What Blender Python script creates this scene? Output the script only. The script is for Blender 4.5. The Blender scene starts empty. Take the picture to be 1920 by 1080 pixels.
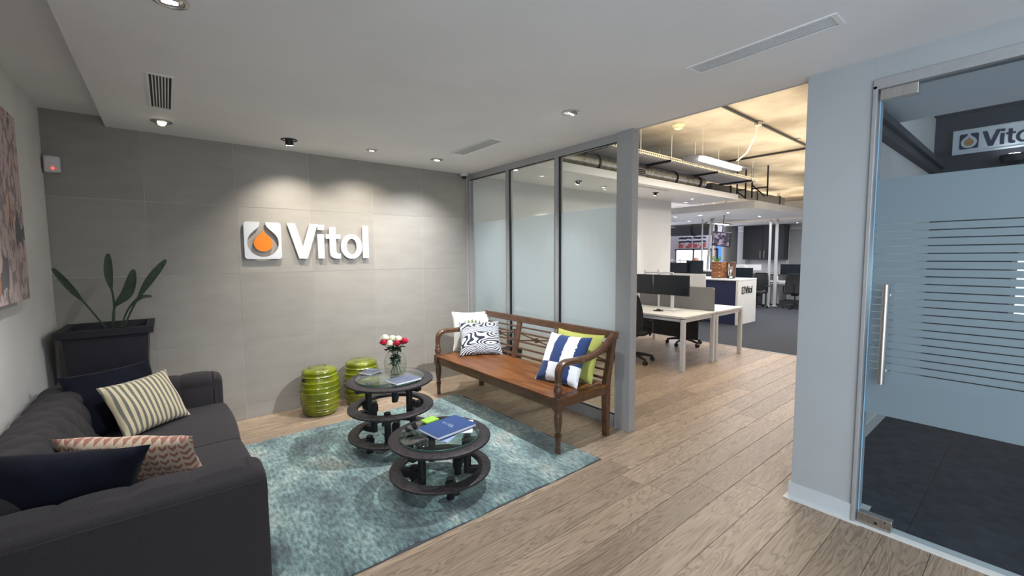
import bpy, bmesh, math, random
from mathutils import Vector, Matrix
random.seed(7)
S = bpy.context.scene
COL = S.collection
PI = math.pi

# ---------------------------------------------------------------- camera
FPX, YAW, PITCH, ROLL, CH = 801.95, math.radians(38.83), math.radians(-4.295), math.radians(-.435), 1.6
cf = Vector((math.sin(YAW)*math.cos(PITCH), math.cos(YAW)*math.cos(PITCH), math.sin(PITCH)))
cr0 = Vector((math.cos(YAW), -math.sin(YAW), 0)); cu0 = cr0.cross(cf)
cr = cr0*math.cos(ROLL)+cu0*math.sin(ROLL); cu = cu0*math.cos(ROLL)-cr0*math.sin(ROLL)
cam = bpy.data.objects.new('camera', bpy.data.cameras.new('camera')); COL.objects.link(cam)
cam.data.sensor_width = 36; cam.data.lens = FPX/1920*36; cam.data.clip_start = .05; cam.data.clip_end = 200
cam.matrix_world = Matrix(((cr.x, cu.x, -cf.x, 0), (cr.y, cu.y, -cf.y, 0), (cr.z, cu.z, -cf.z, CH), (0, 0, 0, 1)))
S.camera = cam

def at(px, py, X=None, Y=None, Z=None):
    """world point seen at a photograph position on a plane X=, Y= or Z="""
    d = cf + cr*((px-960)/FPX) + cu*((540-py)/FPX)
    t = X/d.x if X is not None else (Y/d.y if Y is not None else (Z-CH)/d.z)
    return Vector((0, 0, CH)) + d*t

# ---------------------------------------------------------------- world, exposure
S.view_settings.view_transform = 'Standard'; S.view_settings.look = 'None'
S.view_settings.gamma = 1; S.view_settings.use_curve_mapping = False
S.view_settings.exposure = 1.05
W = bpy.data.worlds.new('world'); S.world = W; W.use_nodes = True
W.node_tree.nodes['Background'].inputs[0].default_value = (.72, .86, 1, 1)
W.node_tree.nodes['Background'].inputs[1].default_value = 1.6

def area(name, loc, aim, sx, sy, power, col):
    l = bpy.data.lights.new(name, 'AREA'); l.shape = 'RECTANGLE'; l.size = sx; l.size_y = sy
    l.energy = power; l.color = col
    o = bpy.data.objects.new(name, l); COL.objects.link(o); o.location = loc
    o.rotation_euler = (Vector(aim)-Vector(loc)).to_track_quat('-Z', 'Y').to_euler()
    return o
def spot(name, loc, aim, power, angle, blend, col, r=.03):
    l = bpy.data.lights.new(name, 'SPOT'); l.energy = power; l.color = col
    l.spot_size = math.radians(angle); l.spot_blend = blend; l.shadow_soft_size = r
    o = bpy.data.objects.new(name, l); COL.objects.link(o); o.location = loc
    o.rotation_euler = (Vector(aim)-Vector(loc)).to_track_quat('-Z', 'Y').to_euler()
    return o
COOL = (.62, .80, 1); NEUT = (1, .93, .82); WARM = (1, .84, .60); WHITE = (.93, .96, 1)
# daylight through the tall window in the left wall behind the viewpoint
area('daylight_left', (-.72, -1.6, 1.35), (3, -1.2, 1.5), 2.2, 2.6, 26, (.60, .78, 1))
area('rear_fill', (1.3, -1.3, 2.66), (1.3, -1.3, 0), 2.6, 2.2, 27, (.9, .94, 1))  # added soft fill standing in for unseen ceiling lights behind the viewpoint
# ceiling downlights of the reception (x, y, aim, power, cone)
SPOTS = [
 (.027, 4.445, (.35, 2.4, .6), 40, 70), (.936, 4.42, (1.15, 4.88, .8), 36, 112), (1.677, 4.334, (1.75, 4.88, .7), 42, 116),
 (2.413, 4.322, (2.30, 4.6, .3), 60, 120), (2.448, 2.315, (1.95, 3.75, .3), 190, 105), (.067, 2.361, (.2, 3.0, 0), 50, 90)]
# area lights added for the open office, no fitting at the uplights
area('office_up', (8.0, 2.65, 2.96), (8.0, 2.65, 4), 6.5, 2.0, 44, WARM)
area('office_up_far', (13, 5.6, 2.9), (13, 5.6, 4), 5, 3, 60, WARM)
area('office_down', (6.6, 2.9, 2.86), (6.6, 2.9, 0), 4.5, .5, 43, (1, .92, .82))
area('office_down_far', (11.6, 3.6, 2.58), (11.6, 3.6, 0), 5, 4, 125, (.93, .95, 1))
area('office_windows', (15, 11, 1.7), (12, 6, 1.2), 5, 2, 200, (.82, .86, 1))
area('meeting_daylight', (5.3, -2.2, 2.2), (5.2, 0, .6), 3, 1.6, 18, (.86, .92, 1))

# ---------------------------------------------------------------- materials
def mat(name, col, rough=.6, metal=0, var=0, scale=20, bump=0, bscale=None, col2=None, stretch=(1, 1, 1), spec=.5, coat=0, sheen=0, detail=4, lo=.35, hi=.65, rnd=0):
    m = bpy.data.materials.new(name); m.use_nodes = True
    nt = m.node_tree; N = nt.nodes; L = nt.links; b = N['Principled BSDF']
    b.inputs['Base Color'].default_value = (*col, 1); b.inputs['Roughness'].default_value = rough
    b.inputs['Metallic'].default_value = metal; b.inputs['Specular IOR Level'].default_value = spec
    if coat: b.inputs['Coat Weight'].default_value = coat; b.inputs['Coat Roughness'].default_value = .12
    if sheen: b.inputs['Sheen Weight'].default_value = sheen
    tc = N.new('ShaderNodeTexCoord'); mp = N.new('ShaderNodeMapping'); L.new(tc.outputs['Object'], mp.inputs[0])
    mp.inputs['Scale'].default_value = stretch
    if col2 is None: col2 = tuple(c*(1-var) for c in col)
    nz = N.new('ShaderNodeTexNoise'); nz.inputs['Scale'].default_value = scale; nz.inputs['Detail'].default_value = detail
    L.new(mp.outputs[0], nz.inputs['Vector'])
    rp = N.new('ShaderNodeValToRGB'); rp.color_ramp.elements[0].position = lo; rp.color_ramp.elements[1].position = hi
    rp.color_ramp.elements[0].color = (*col2, 1); rp.color_ramp.elements[1].color = (*col, 1)
    L.new(nz.outputs['Fac'], rp.inputs[0]); out = rp.outputs[0]
    if rnd:
        oi = N.new('ShaderNodeObjectInfo'); hs = N.new('ShaderNodeHueSaturation'); ma = N.new('ShaderNodeMapRange')
        ma.inputs['To Min'].default_value = 1-rnd; ma.inputs['To Max'].default_value = 1+rnd
        L.new(oi.outputs['Random'], ma.inputs[0]); L.new(ma.outputs[0], hs.inputs['Value']); L.new(out, hs.inputs['Color']); out = hs.outputs[0]
    L.new(out, b.inputs['Base Color'])
    if bump:
        n2 = N.new('ShaderNodeTexNoise'); n2.inputs['Scale'].default_value = bscale or scale; n2.inputs['Detail'].default_value = 3
        L.new(mp.outputs[0], n2.inputs['Vector'])
        bp = N.new('ShaderNodeBump'); bp.inputs['Strength'].default_value = bump; bp.inputs['Distance'].default_value = .004
        L.new(n2.outputs['Fac'], bp.inputs['Height']); L.new(bp.outputs[0], b.inputs['Normal'])
    return m
def emit(name, col, s):
    m = bpy.data.materials.new(name); m.use_nodes = True; nt = m.node_tree; nt.nodes.clear()
    e = nt.nodes.new('ShaderNodeEmission'); o = nt.nodes.new('ShaderNodeOutputMaterial')
    e.inputs[0].default_value = (*col, 1); e.inputs[1].default_value = s; nt.links.new(e.outputs[0], o.inputs[0]); return m
def clearglass(name, tint=(.93, .97, .96), refl=1.0):
    m = bpy.data.materials.new(name); m.use_nodes = True; nt = m.node_tree; nt.nodes.clear(); N = nt.nodes; L = nt.links
    o = N.new('ShaderNodeOutputMaterial'); t = N.new('ShaderNodeBsdfTransparent'); g = N.new('ShaderNodeBsdfGlossy')
    t.inputs[0].default_value = (*tint, 1); g.inputs['Roughness'].default_value = .01
    f = N.new('ShaderNodeLayerWeight'); f.inputs[0].default_value = .5; x = N.new('ShaderNodeMixShader')
    pw = N.new('ShaderNodeMath'); pw.operation = 'POWER'; pw.inputs[1].default_value = 5; L.new(f.outputs['Facing'], pw.inputs[0])
    mu = N.new('ShaderNodeMath'); mu.operation = 'MULTIPLY_ADD'; mu.inputs[1].default_value = .9*refl; mu.inputs[2].default_value = .035*refl
    L.new(pw.outputs[0], mu.inputs[0]); L.new(mu.outputs[0], x.inputs[0]); L.new(t.outputs[0], x.inputs[1]); L.new(g.outputs[0], x.inputs[2]); L.new(x.outputs[0], o.inputs[0])
    return m
def frost(name, col, wt=.6, wr=.15):
    m = bpy.data.materials.new(name); m.use_nodes = True; nt = m.node_tree; nt.nodes.clear(); N = nt.nodes; L = nt.links
    o = N.new('ShaderNodeOutputMaterial'); t = N.new('ShaderNodeBsdfTranslucent'); d = N.new('ShaderNodeBsdfDiffuse'); r = N.new('ShaderNodeBsdfRefraction')
    for n in (t, d, r): n.inputs[0].default_value = (*col, 1)
    r.inputs['Roughness'].default_value = .45; r.inputs['IOR'].default_value = 1.2
    a = N.new('ShaderNodeMixShader'); a.inputs[0].default_value = wt; L.new(d.outputs[0], a.inputs[1]); L.new(t.outputs[0], a.inputs[2])
    b = N.new('ShaderNodeMixShader'); b.inputs[0].default_value = wr; L.new(a.outputs[0], b.inputs[1]); L.new(r.outputs[0], b.inputs[2])
    L.new(b.outputs[0], o.inputs[0]); return m

M = {}
M['soffit'] = mat('soffit_paint', (.87, .86, .85), .85, var=.06, scale=1.3)
M['wall'] = mat('wall_paint_grey', (.72, .70, .67), .85, var=.05, scale=3, bump=.15, bscale=300)
M['column'] = mat('column_paint', (.44, .45, .45), .8, var=.04, scale=3)
M['white_wall'] = mat('white_wall_paint', (.62, .62, .62), .8, var=.04, scale=2)
M['pinkish'] = mat('pale_pinkish_wall', (.74, .66, .72), .8, var=.04, scale=2)
M['tile'] = mat('porcelain_tile', (.355, .33, .295), .5, col2=(.31, .285, .252), scale=3.2, stretch=(1, 1, 3), detail=8, lo=.3, hi=.75, bump=.06, bscale=60, rnd=.06)
M['grout'] = mat('pale_grout', (.58, .56, .52), .9, var=.1, scale=40)
M['skirt'] = mat('skirting_paint', (.60, .62, .63), .6, var=.03, scale=8)
M['alu'] = mat('grey_partition_frame', (.41, .405, .40), .45, .25, var=.06, scale=30)
M['steel'] = mat('brushed_steel', (.62, .60, .57), .28, 1, var=.15, scale=60, stretch=(1, 1, .05))
M['galv'] = mat('galvanised_steel', (.62, .60, .54), .3, 1, var=.35, scale=14)
M['black'] = mat('black_plastic', (.012, .012, .014), .45, var=.2, scale=30)
M['iron'] = mat('dark_cast_iron', (.055, .046, .048), .5, .5, col2=(.028, .024, .026), scale=45, bump=.35, bscale=140)
M['ironp'] = mat('black_iron_post', (.018, .017, .019), .5, .3, var=.3, scale=30, bump=.2, bscale=90)
M['white'] = mat('white_laminate', (.72, .71, .67), .45, var=.03, scale=10)
M['whitem'] = mat('white_metal', (.68, .68, .68), .4, var=.03, scale=10)
M['navyp'] = mat('navy_panel', (.018, .024, .075), .5, var=.1, scale=8)
M['screen'] = mat('dark_screen', (.012, .017, .022), .22, var=.1, scale=2)
M['greyfab'] = mat('grey_screen_fabric', (.23, .225, .22), .9, var=.2, scale=300)
M['carpet'] = mat('grey_office_carpet', (.038, .041, .05), .95, col2=(.017, .019, .024), scale=70, detail=8, bump=.8, bscale=300)
M['mcarpet'] = mat('meeting_carpet', (.06, .062, .075), .95, col2=(.035, .036, .045), scale=9, detail=10, bump=.8, bscale=300, rnd=.12)
M['charcoal'] = mat('charcoal_wall', (.075, .075, .085), .7, var=.08, scale=3)
M['concrete'] = mat('raw_concrete', (.56, .51, .43), .85, col2=(.26, .22, .17), scale=.9, detail=10, bump=.3, bscale=12)
M['sofa'] = mat('charcoal_sofa_wool', (.050, .044, .047), .95, col2=(.028, .025, .027), scale=420, bump=.5, bscale=420, sheen=.06, spec=.15)
M['planter'] = mat('dark_planter', (.012, .011, .018), .6, var=.15, scale=12)
M['soil'] = mat('dark_soil', (.02, .015, .012), .95, var=.4, scale=60, bump=1)
M['leaf'] = mat('snake_plant_leaf', (.026, .055, .016), .45, col2=(.012, .028, .010), scale=14, stretch=(1, 1, 1.5))
M['lleaf'] = mat('young_leaf', (.12, .26, .05), .5, var=.3, scale=20)
M['stem'] = mat('green_stem', (.05, .12, .03), .5, var=.3, scale=20)
M['glass'] = clearglass('clear_glass')
M['doorglass'] = clearglass('door_glass', (.82, .87, .90), .8)
M['tglass'] = clearglass('table_glass', (.86, .93, .90), 1.4)
M['frost'] = frost('frosted_film', (.86, .89, .94))
M['dfrost'] = frost('frosted_door_film', (.78, .79, .78), .6, .1)
M['water'] = clearglass('water', (.975, .985, .95), .25); M['vglass'] = clearglass('vase_glass', (.975, .985, .98), .55)
M['lens'] = emit('lit_lens', (.95, .98, 1), 14)
M['wlens'] = emit('warm_lit_lens', (1, .93, .72), 16)
M['tube'] = emit('lit_fluorescent_diffuser', (1, .97, .9), 6)
M['red'] = emit('red_led', (1, .06, .05), 1.5)
M['paper'] = mat('white_paper', (.75, .75, .76), .7, var=.05, scale=20)

# plank oak
def oak():
    m = bpy.data.materials.new('oak_planks'); m.use_nodes = True; N = m.node_tree.nodes; L = m.node_tree.links; b = N['Principled BSDF']
    tc = N.new('ShaderNodeTexCoord'); oi = N.new('ShaderNodeObjectInfo'); vm = N.new('ShaderNodeVectorMath'); vm.operation = 'MULTIPLY_ADD'
    cb = N.new('ShaderNodeCombineXYZ'); 
    for i in range(3): cb.inputs[i].default_value = (37, 11, 23)[i]
    sc = N.new('ShaderNodeVectorMath'); sc.operation = 'SCALE'; L.new(cb.outputs[0], sc.inputs[0]); L.new(oi.outputs['Random'], sc.inputs['Scale'])
    ad = N.new('ShaderNodeVectorMath'); ad.operation = 'ADD'; L.new(tc.outputs['Object'], ad.inputs[0]); L.new(sc.outputs[0], ad.inputs[1])
    mp = N.new('ShaderNodeMapping'); mp.inputs['Scale'].default_value = (.75, 7.0, 1); L.new(ad.outputs[0], mp.inputs[0])
    n1 = N.new('ShaderNodeTexNoise'); n1.inputs['Scale'].default_value = 1.5; n1.inputs['Detail'].default_value = 3; n1.inputs['Distortion'].default_value = .6; L.new(mp.outputs[0], n1.inputs['Vector'])
    # contour lines of the noise = cathedral grain
    mu = N.new('ShaderNodeMath'); mu.operation = 'MULTIPLY'; mu.inputs[1].default_value = 15; L.new(n1.outputs['Fac'], mu.inputs[0])
    fr = N.new('ShaderNodeMath'); fr.operation = 'PINGPONG'; fr.inputs[1].default_value = .5; L.new(mu.outputs[0], fr.inputs[0])
    r1 = N.new('ShaderNodeValToRGB'); r1.color_ramp.elements[0].position = .02; r1.color_ramp.elements[1].position = .24
    r1.color_ramp.elements[0].color = (.60, .58, .56, 1); r1.color_ramp.elements[1].color = (1, 1, 1, 1); L.new(fr.outputs[0], r1.inputs[0])
    m2 = N.new('ShaderNodeMapping'); m2.inputs['Scale'].default_value = (3, 90, 1); L.new(ad.outputs[0], m2.inputs[0])
    n2 = N.new('ShaderNodeTexNoise'); n2.inputs['Scale'].default_value = 1.5; n2.inputs['Detail'].default_value = 6; L.new(m2.outputs[0], n2.inputs['Vector'])
    r2 = N.new('ShaderNodeValToRGB'); r2.color_ramp.elements[0].position = .3; r2.color_ramp.elements[1].position = .7
    r2.color_ramp.elements[0].color = (.31, .225, .157, 1); r2.color_ramp.elements[1].color = (.47, .36, .262, 1); L.new(n2.outputs['Fac'], r2.inputs[0])
    # knots
    vo = N.new('ShaderNodeTexVoronoi'); vo.inputs['Scale'].default_value = 1.1; m3 = N.new('ShaderNodeMapping'); m3.inputs['Scale'].default_value = (1, 1.8, 1); L.new(ad.outputs[0], m3.inputs[0]); L.new(m3.outputs[0], vo.inputs['Vector'])
    r3 = N.new('ShaderNodeValToRGB'); r3.color_ramp.elements[0].position = .012; r3.color_ramp.elements[1].position = .035
    r3.color_ramp.elements[0].color = (.35, .3, .25, 1); r3.color_ramp.elements[1].color = (1, 1, 1, 1); L.new(vo.outputs['Distance'], r3.inputs[0])
    x = N.new('ShaderNodeMix'); x.data_type = 'RGBA'; x.blend_type = 'MULTIPLY'; x.inputs[0].default_value = .85; L.new(r2.outputs[0], x.inputs[6]); L.new(r1.outputs[0], x.inputs[7])
    y = N.new('ShaderNodeMix'); y.data_type = 'RGBA'; y.blend_type = 'MULTIPLY'; y.inputs[0].default_value = 1; L.new(x.outputs[2], y.inputs[6]); L.new(r3.outputs[0], y.inputs[7])
    hs = N.new('ShaderNodeHueSaturation'); ma = N.new('ShaderNodeMapRange'); ma.inputs['To Min'].default_value = .80; ma.inputs['To Max'].default_value = 1.15
    L.new(oi.outputs['Random'], ma.inputs[0]); L.new(ma.outputs[0], hs.inputs['Value']); hs.inputs['Saturation'].default_value = 1.02; L.new(y.outputs[2], hs.inputs['Color']); L.new(hs.outputs[0], b.inputs['Base Color'])
    b.inputs['Roughness'].default_value = .42; b.inputs['Specular IOR Level'].default_value = .35
    bp = N.new('ShaderNodeBump'); bp.inputs['Strength'].default_value = .15; bp.inputs['Distance'].default_value = .002; L.new(n2.outputs['Fac'], bp.inputs['Height']); L.new(bp.outputs[0], b.inputs['Normal'])
    return m
M['oak'] = oak()
def benchwood():
    m = mat('brown_teak', (.235, .088, .024), .38, col2=(.08, .025, .007), scale=4.5, stretch=(5, .7, 5), detail=10, lo=.3, hi=.72, bump=.12, bscale=30, spec=.3)
    return m
M['teak'] = benchwood()
M['dteak'] = mat('dark_teak', (.135, .066, .033), .4, col2=(.065, .028, .014), scale=8, stretch=(3, 1, 3), detail=8, lo=.3, hi=.7, bump=.1, bscale=30, coat=.15)

def rugmat():
    m = bpy.data.materials.new('distressed_teal_wool'); m.use_nodes = True; N = m.node_tree.nodes; L = m.node_tree.links; b = N['Principled BSDF']
    tc = N.new('ShaderNodeTexCoord')
    def noise(sx, sy, scale, det=8):
        mp = N.new('ShaderNodeMapping'); mp.inputs['Scale'].default_value = (sx, sy, 1); L.new(tc.outputs['Object'], mp.inputs[0])
        n = N.new('ShaderNodeTexNoise'); n.inputs['Scale'].default_value = scale; n.inputs['Detail'].default_value = det; L.new(mp.outputs[0], n.inputs['Vector']); return n.outputs['Fac']
    def ramp(s, els):
        r = N.new('ShaderNodeValToRGB'); e = r.color_ramp.elements
        e[0].position, e[0].color = els[0][0], (*els[0][1], 1); e[1].position, e[1].color = els[-1][0], (*els[-1][1], 1)
        for p, c in els[1:-1]: k = e.new(p); k.color = (*c, 1)
        L.new(s, r.inputs[0]); return r.outputs[0]
    base = ramp(noise(1.3, .9, 2.3, 7), [(.30, (.05, .072, .08)), (.43, (.10, .155, .16)), (.53, (.165, .25, .245)), (.62, (.27, .34, .32)), (.70, (.40, .41, .375))])
    st = ramp(noise(24, 8, 2.2), [(.33, (.26, .25, .24)), (.48, (.85, .9, .9)), (.66, (1.7, 1.65, 1.55))])
    sp = ramp(noise(60, 40, 2.5), [(.3, (.5, .5, .5)), (.6, (1.15, 1.15, 1.15))])
    x = N.new('ShaderNodeMix'); x.data_type = 'RGBA'; x.blend_type = 'MULTIPLY'; x.inputs[0].default_value = .8; L.new(base, x.inputs[6]); L.new(st, x.inputs[7])
    y = N.new('ShaderNodeMix'); y.data_type = 'RGBA'; y.blend_type = 'MULTIPLY'; y.inputs[0].default_value = .7; L.new(x.outputs[2], y.inputs[6]); L.new(sp, y.inputs[7])
    br = ramp(noise(1.5, 1.2, 1.9, 5), [(.56, (0, 0, 0)), (.72, (1, 1, 1))])
    z = N.new('ShaderNodeMix'); z.data_type = 'RGBA'; L.new(y.outputs[2], z.inputs[6]); z.inputs[7].default_value = (.15, .14, .12, 1)
    k = N.new('ShaderNodeMath'); k.operation = 'MULTIPLY'; k.inputs[1].default_value = .55; L.new(br, k.inputs[0]); L.new(k.outputs[0], z.inputs[0])
    L.new(z.outputs[2], b.inputs['Base Color']); b.inputs['Roughness'].default_value = .9; b.inputs['Sheen Weight'].default_value = .3
    bp = N.new('ShaderNodeBump'); bp.inputs['Strength'].default_value = .8; bp.inputs['Distance'].default_value = .006; L.new(noise(60, 40, 2.5), bp.inputs['Height']); L.new(bp.outputs[0], b.inputs['Normal'])
    return m
M['rug'] = rugmat()

def pattern_mat(name, build, rough=.85):
    m = bpy.data.materials.new(name); m.use_nodes = True; N = m.node_tree.nodes; L = m.node_tree.links; b = N['Principled BSDF']
    tc = N.new('ShaderNodeTexCoord'); sp = N.new('ShaderNodeSeparateXYZ'); L.new(tc.outputs['Object'], sp.inputs[0])
    def math_(op, a, c=0, d=None):
        n = N.new('ShaderNodeMath'); n.operation = op
        for i, v in enumerate((a, c) if d is None else (a, c, d)):
            if isinstance(v, (int, float)): n.inputs[i].default_value = v
            else: L.new(v, n.inputs[i])
        return n.outputs[0]
    def noise(scale, det=2, stretch=(1, 1, 1)):
        mp = N.new('ShaderNodeMapping'); mp.inputs['Scale'].default_value = stretch; L.new(tc.outputs['Object'], mp.inputs[0])
        n = N.new('ShaderNodeTexNoise'); n.inputs['Scale'].default_value = scale; n.inputs['Detail'].default_value = det; L.new(mp.outputs[0], n.inputs['Vector']); return n.outputs['Fac']
    def mix(f, a, c):
        x = N.new('ShaderNodeMix'); x.data_type = 'RGBA'
        if isinstance(f, (int, float)): x.inputs[0].default_value = f
        else: L.new(f, x.inputs[0])
        for i, v in ((6, a), (7, c)):
            if isinstance(v, tuple): x.inputs[i].default_value = (*v, 1)
            else: L.new(v, x.inputs[i])
        return x.outputs[2]
    out = build(sp.outputs[0], sp.outputs[1], sp.outputs[2], math_, noise, mix)
    L.new(out, b.inputs['Base Color']); b.inputs['Roughness'].default_value = rough; b.inputs['Sheen Weight'].default_value = .2
    bp = N.new('ShaderNodeBump'); bp.inputs['Strength'].default_value = .3; bp.inputs['Distance'].default_value = .002; L.new(noise(300), bp.inputs['Height']); L.new(bp.outputs[0], b.inputs['Normal'])
    return m
def p_stripe(x, y, z, f, n, mx):
    s = f('SINE', f('MULTIPLY', x, 2*PI/.033)); w = f('GREATER_THAN', f('ADD', s, f('MULTIPLY', n(180), .5)), .35)
    return mx(w, (.62, .53, .34), (.15, .145, .125))
M['c_stripe'] = pattern_mat('cream_and_grey_ticking', p_stripe)
def p_chev(x, y, z, f, n, mx):
    u = f('PINGPONG', x, .022); s = f('SINE', f('ADD', f('MULTIPLY', y, 2*PI/.036), f('MULTIPLY', u, 150)))
    w = f('GREATER_THAN', f('ADD', s, f('MULTIPLY', f('SUBTRACT', n(60), .5), 2)), .1)
    g = f('GREATER_THAN', u, .0035)
    return mx(f('MULTIPLY', w, g), (.60, .46, .33), mx(n(9), (.40, .15, .09), (.30, .15, .13)))
M['c_chev'] = pattern_mat('peach_chevron_weave', p_chev)
def p_zebra(x, y, z, f, n, mx):
    wv = n(5.0, .6, (.6, 1.3, 1)); s = f('SINE', f('MULTIPLY', f('ADD', wv, f('MULTIPLY', y, 1.1)), 128))
    return mx(f('GREATER_THAN', s, -.05), (.72, .73, .76), (.012, .017, .035))
M['c_zebra'] = pattern_mat('navy_and_white_woodgrain_print', p_zebra)
def p_block(x, y, z, f, n, mx):
    # four columns, colours swap below a line; edges ragged
    xr = f('ADD', x, f('MULTIPLY', f('SUBTRACT', n(90, 1, (.15, 1, 1)), .5), .035))
    c = f('GREATER_THAN', f('SINE', f('MULTIPLY', f('ADD', xr, .215), 2*PI/.23)), 0)
    r = f('GREATER_THAN', y, -.06); w = f('ABSOLUTE', f('SUBTRACT', c, r))
    return mx(w, (.78, .79, .82), (.008, .03, .12))
M['c_block'] = pattern_mat('blue_and_white_block_print', p_block)
def p_leafprint(x, y, z, f, n, mx):
    # row of printed leaves near the top of a white cushion
    u = f('PINGPONG', f('ADD', x, 0), .022)
    hh = f('SUBTRACT', .05, f('MULTIPLY', f('ABSOLUTE', x), .25))
    top = f('LESS_THAN', f('ADD', f('MULTIPLY', u, 2.6), f('ABSOLUTE', f('SUBTRACT', y, .085))), hh)
    inx = f('LESS_THAN', f('ABSOLUTE', x), .10)
    return mx(f('MULTIPLY', top, inx), (.74, .73, .69), (.10, .17, .03))
M['c_leaf'] = pattern_mat('white_cotton_with_leaf_print', p_leafprint)
M['c_navy'] = mat('navy_velvet', (.004, .005, .014), .85, col2=(.002, .0025, .007), scale=8, bump=.3, bscale=200, sheen=.05, spec=.2)
M['c_lime'] = mat('lime_cotton', (.43, .44, .10), .85, var=.12, scale=9, bump=.3, bscale=300)
M['lime_glaze'] = mat('lime_ceramic_glaze', (.21, .24, .005), .25, col2=(.095, .11, .003), scale=6, detail=8, bump=.12, bscale=50, coat=.5)

# ---------------------------------------------------------------- mesh helpers
class MB:
    def __init__(s): s.b = bmesh.new()
    def box(s, x0, x1, y0, y1, z0, z1, m=None):
        vs = [s.b.verts.new((x, y, z)) for x in (x0, x1) for y in (y0, y1) for z in (z0, z1)]
        if m is not None:
            for v in vs: v.co = m @ v.co
        for f in ((0, 1, 3, 2), (4, 6, 7, 5), (0, 4, 5, 1), (2, 3, 7, 6), (0, 2, 6, 4), (1, 5, 7, 3)): s.b.faces.new([vs[i] for i in f])
        return s
    def ring(s, c, u, v, r, n, ru=None):
        return [s.b.verts.new(c+u*(r*math.cos(2*PI*i/n))+v*((ru or r)*math.sin(2*PI*i/n))) for i in range(n)]
    def skin(s, rings, cap=True, close=True):
        for a, c in zip(rings, rings[1:]):
            n = len(a)
            for i in range(n if close else n-1): s.b.faces.new((a[i], a[(i+1) % n], c[(i+1) % n], c[i]))
        if cap:
            s.b.faces.new(rings[0][::-1]); s.b.faces.new(rings[-1])
        return s
    def cyl(s, p0, p1, r0, r1=None, n=16):
        p0, p1 = Vector(p0), Vector(p1); r1 = r0 if r1 is None else r1
        d = (p1-p0).normalized(); u = d.orthogonal().normalized(); v = d.cross(u)
        return s.skin([s.ring(p0, u, v, r0, n), s.ring(p1, u, v, r1, n)])
    def lathe(s, prof, c=(0, 0, 0), n=28, cap=True):
        c = Vector(c); rs = [s.ring(c+Vector((0, 0, z)), Vector((1, 0, 0)), Vector((0, 1, 0)), max(r, 1e-4), n) for r, z in prof]
        return s.skin(rs, cap)
    def tube(s, pts, r, n=10, w=None, h=None):
        """sweep; round (r may be a list) or rectangular w x h (w sideways = along the binormal)"""
        pts = [Vector(p) for p in pts]; rs = []; up = None
        for i, p in enumerate(pts):
            d = (pts[min(i+1, len(pts)-1)]-pts[max(i-1, 0)]).normalized()
            if up is None: up = d.orthogonal().normalized() if w is None else (Vector((0, 1, 0)) if abs(d.y) < .9 else Vector((1, 0, 0)))
            u = (up-d*up.dot(d)).normalized(); up = u; v = d.cross(u)
            if w is None:
                rr = r[i] if isinstance(r, (list, tuple)) else r
                rs.append(s.ring(p, u, v, rr, n))
            else: rs.append([s.b.verts.new(p+u*a*w/2+v*c*h/2) for a, c in ((-1, -1), (-1, 1), (1, 1), (1, -1))])
        return s.skin(rs)
    def prism(s, poly, f0, f1):
        """poly 2D list; f0,f1 map (u,v)->3D for both caps"""
        a = [s.b.verts.new(f0(*p)) for p in poly]; c = [s.b.verts.new(f1(*p)) for p in poly]
        return s.skin([a, c])
    def build(s, name, m, parent=None, smooth=False, bevel=0, world=True, origin=None, seg=2):
        me = bpy.data.meshes.new(name); bmesh.ops.recalc_face_normals(s.b, faces=s.b.faces); s.b.to_mesh(me); s.b.free()
        me.materials.append(m)
        if smooth:
            for p in me.polygons: p.use_smooth = True
        o = bpy.data.objects.new(name, me); COL.objects.link(o)
        if parent is not None:
            o.parent = parent
            root = parent
            if world:
                me.transform(W2L(root))
        else:
            if origin is None and me.vertices:
                xs = [v.co for v in me.vertices]
                origin = (sum(v.x for v in xs)/len(xs), sum(v.y for v in xs)/len(xs), min(v.z for v in xs))
            me.transform(Matrix.Translation(-Vector(origin))); o.location = origin
        if smooth and not bevel:
            pass
        if bevel:
            md = o.modifiers.new('bevel', 'BEVEL'); md.width = bevel; md.segments = seg; md.limit_method = 'ANGLE'; md.angle_limit = math.radians(35)
        if smooth == 'auto':
            for p in me.polygons: p.use_smooth = True
        return o
def W2L(o):
    m = Matrix.Identity(4)
    while o is not None:
        m = Matrix.LocRotScale(o.location, o.rotation_euler, o.scale) @ m; o = o.parent
    return m.inverted()
def smooth_angle(o, deg=35):
    me = o.data
    bm = bmesh.new(); bm.from_mesh(me)
    for f in bm.faces: f.smooth = True
    for e in bm.edges:
        if len(e.link_faces) == 2 and e.calc_face_angle(0) > math.radians(deg): e.smooth = False
    bm.to_mesh(me); bm.free(); return o
def tag(o, label=None, cat=None, group=None, kind=None):
    if label: o['label'] = label
    if cat: o['category'] = cat
    if group: o['group'] = group
    if kind: o['kind'] = kind
    return o
def thing(name, loc, label, cat, rz=0, group=None):
    o = bpy.data.objects.new(name, None); COL.objects.link(o); o.empty_display_size = .1
    o.location = loc; o.rotation_euler = (0, 0, rz); return tag(o, label, cat, group)
def struct(name, mb, m, label=None, cat=None, **k):
    return tag(mb.build(name, m, **k), label, cat, kind='structure')
def dup(o, loc=None, rz=None, label=None, parent=None, group=None):
    c = o.copy(); COL.objects.link(c)
    if parent is not None: c.parent = parent
    if loc is not None: c.location = loc
    if rz is not None: c.rotation_euler = (0, 0, rz)
    if label: c['label'] = label
    if group: c['group'] = group
    for ch in list(o.children): dup(ch, parent=c)
    return c
B = lambda *a: MB().box(*a)

# ================================================================ SETTING
YW, XP, XL, ZC, ZR = 4.887, 3.186, -.708, 2.682, 2.76
floor = struct('floor', B(XL-.1, 17.3, -3.4, 14.2, -.12, -.022), M['charcoal'], 'wide oak plank floor running from the lounge into the office', 'floor', origin=(0, 0, 0))
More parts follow.
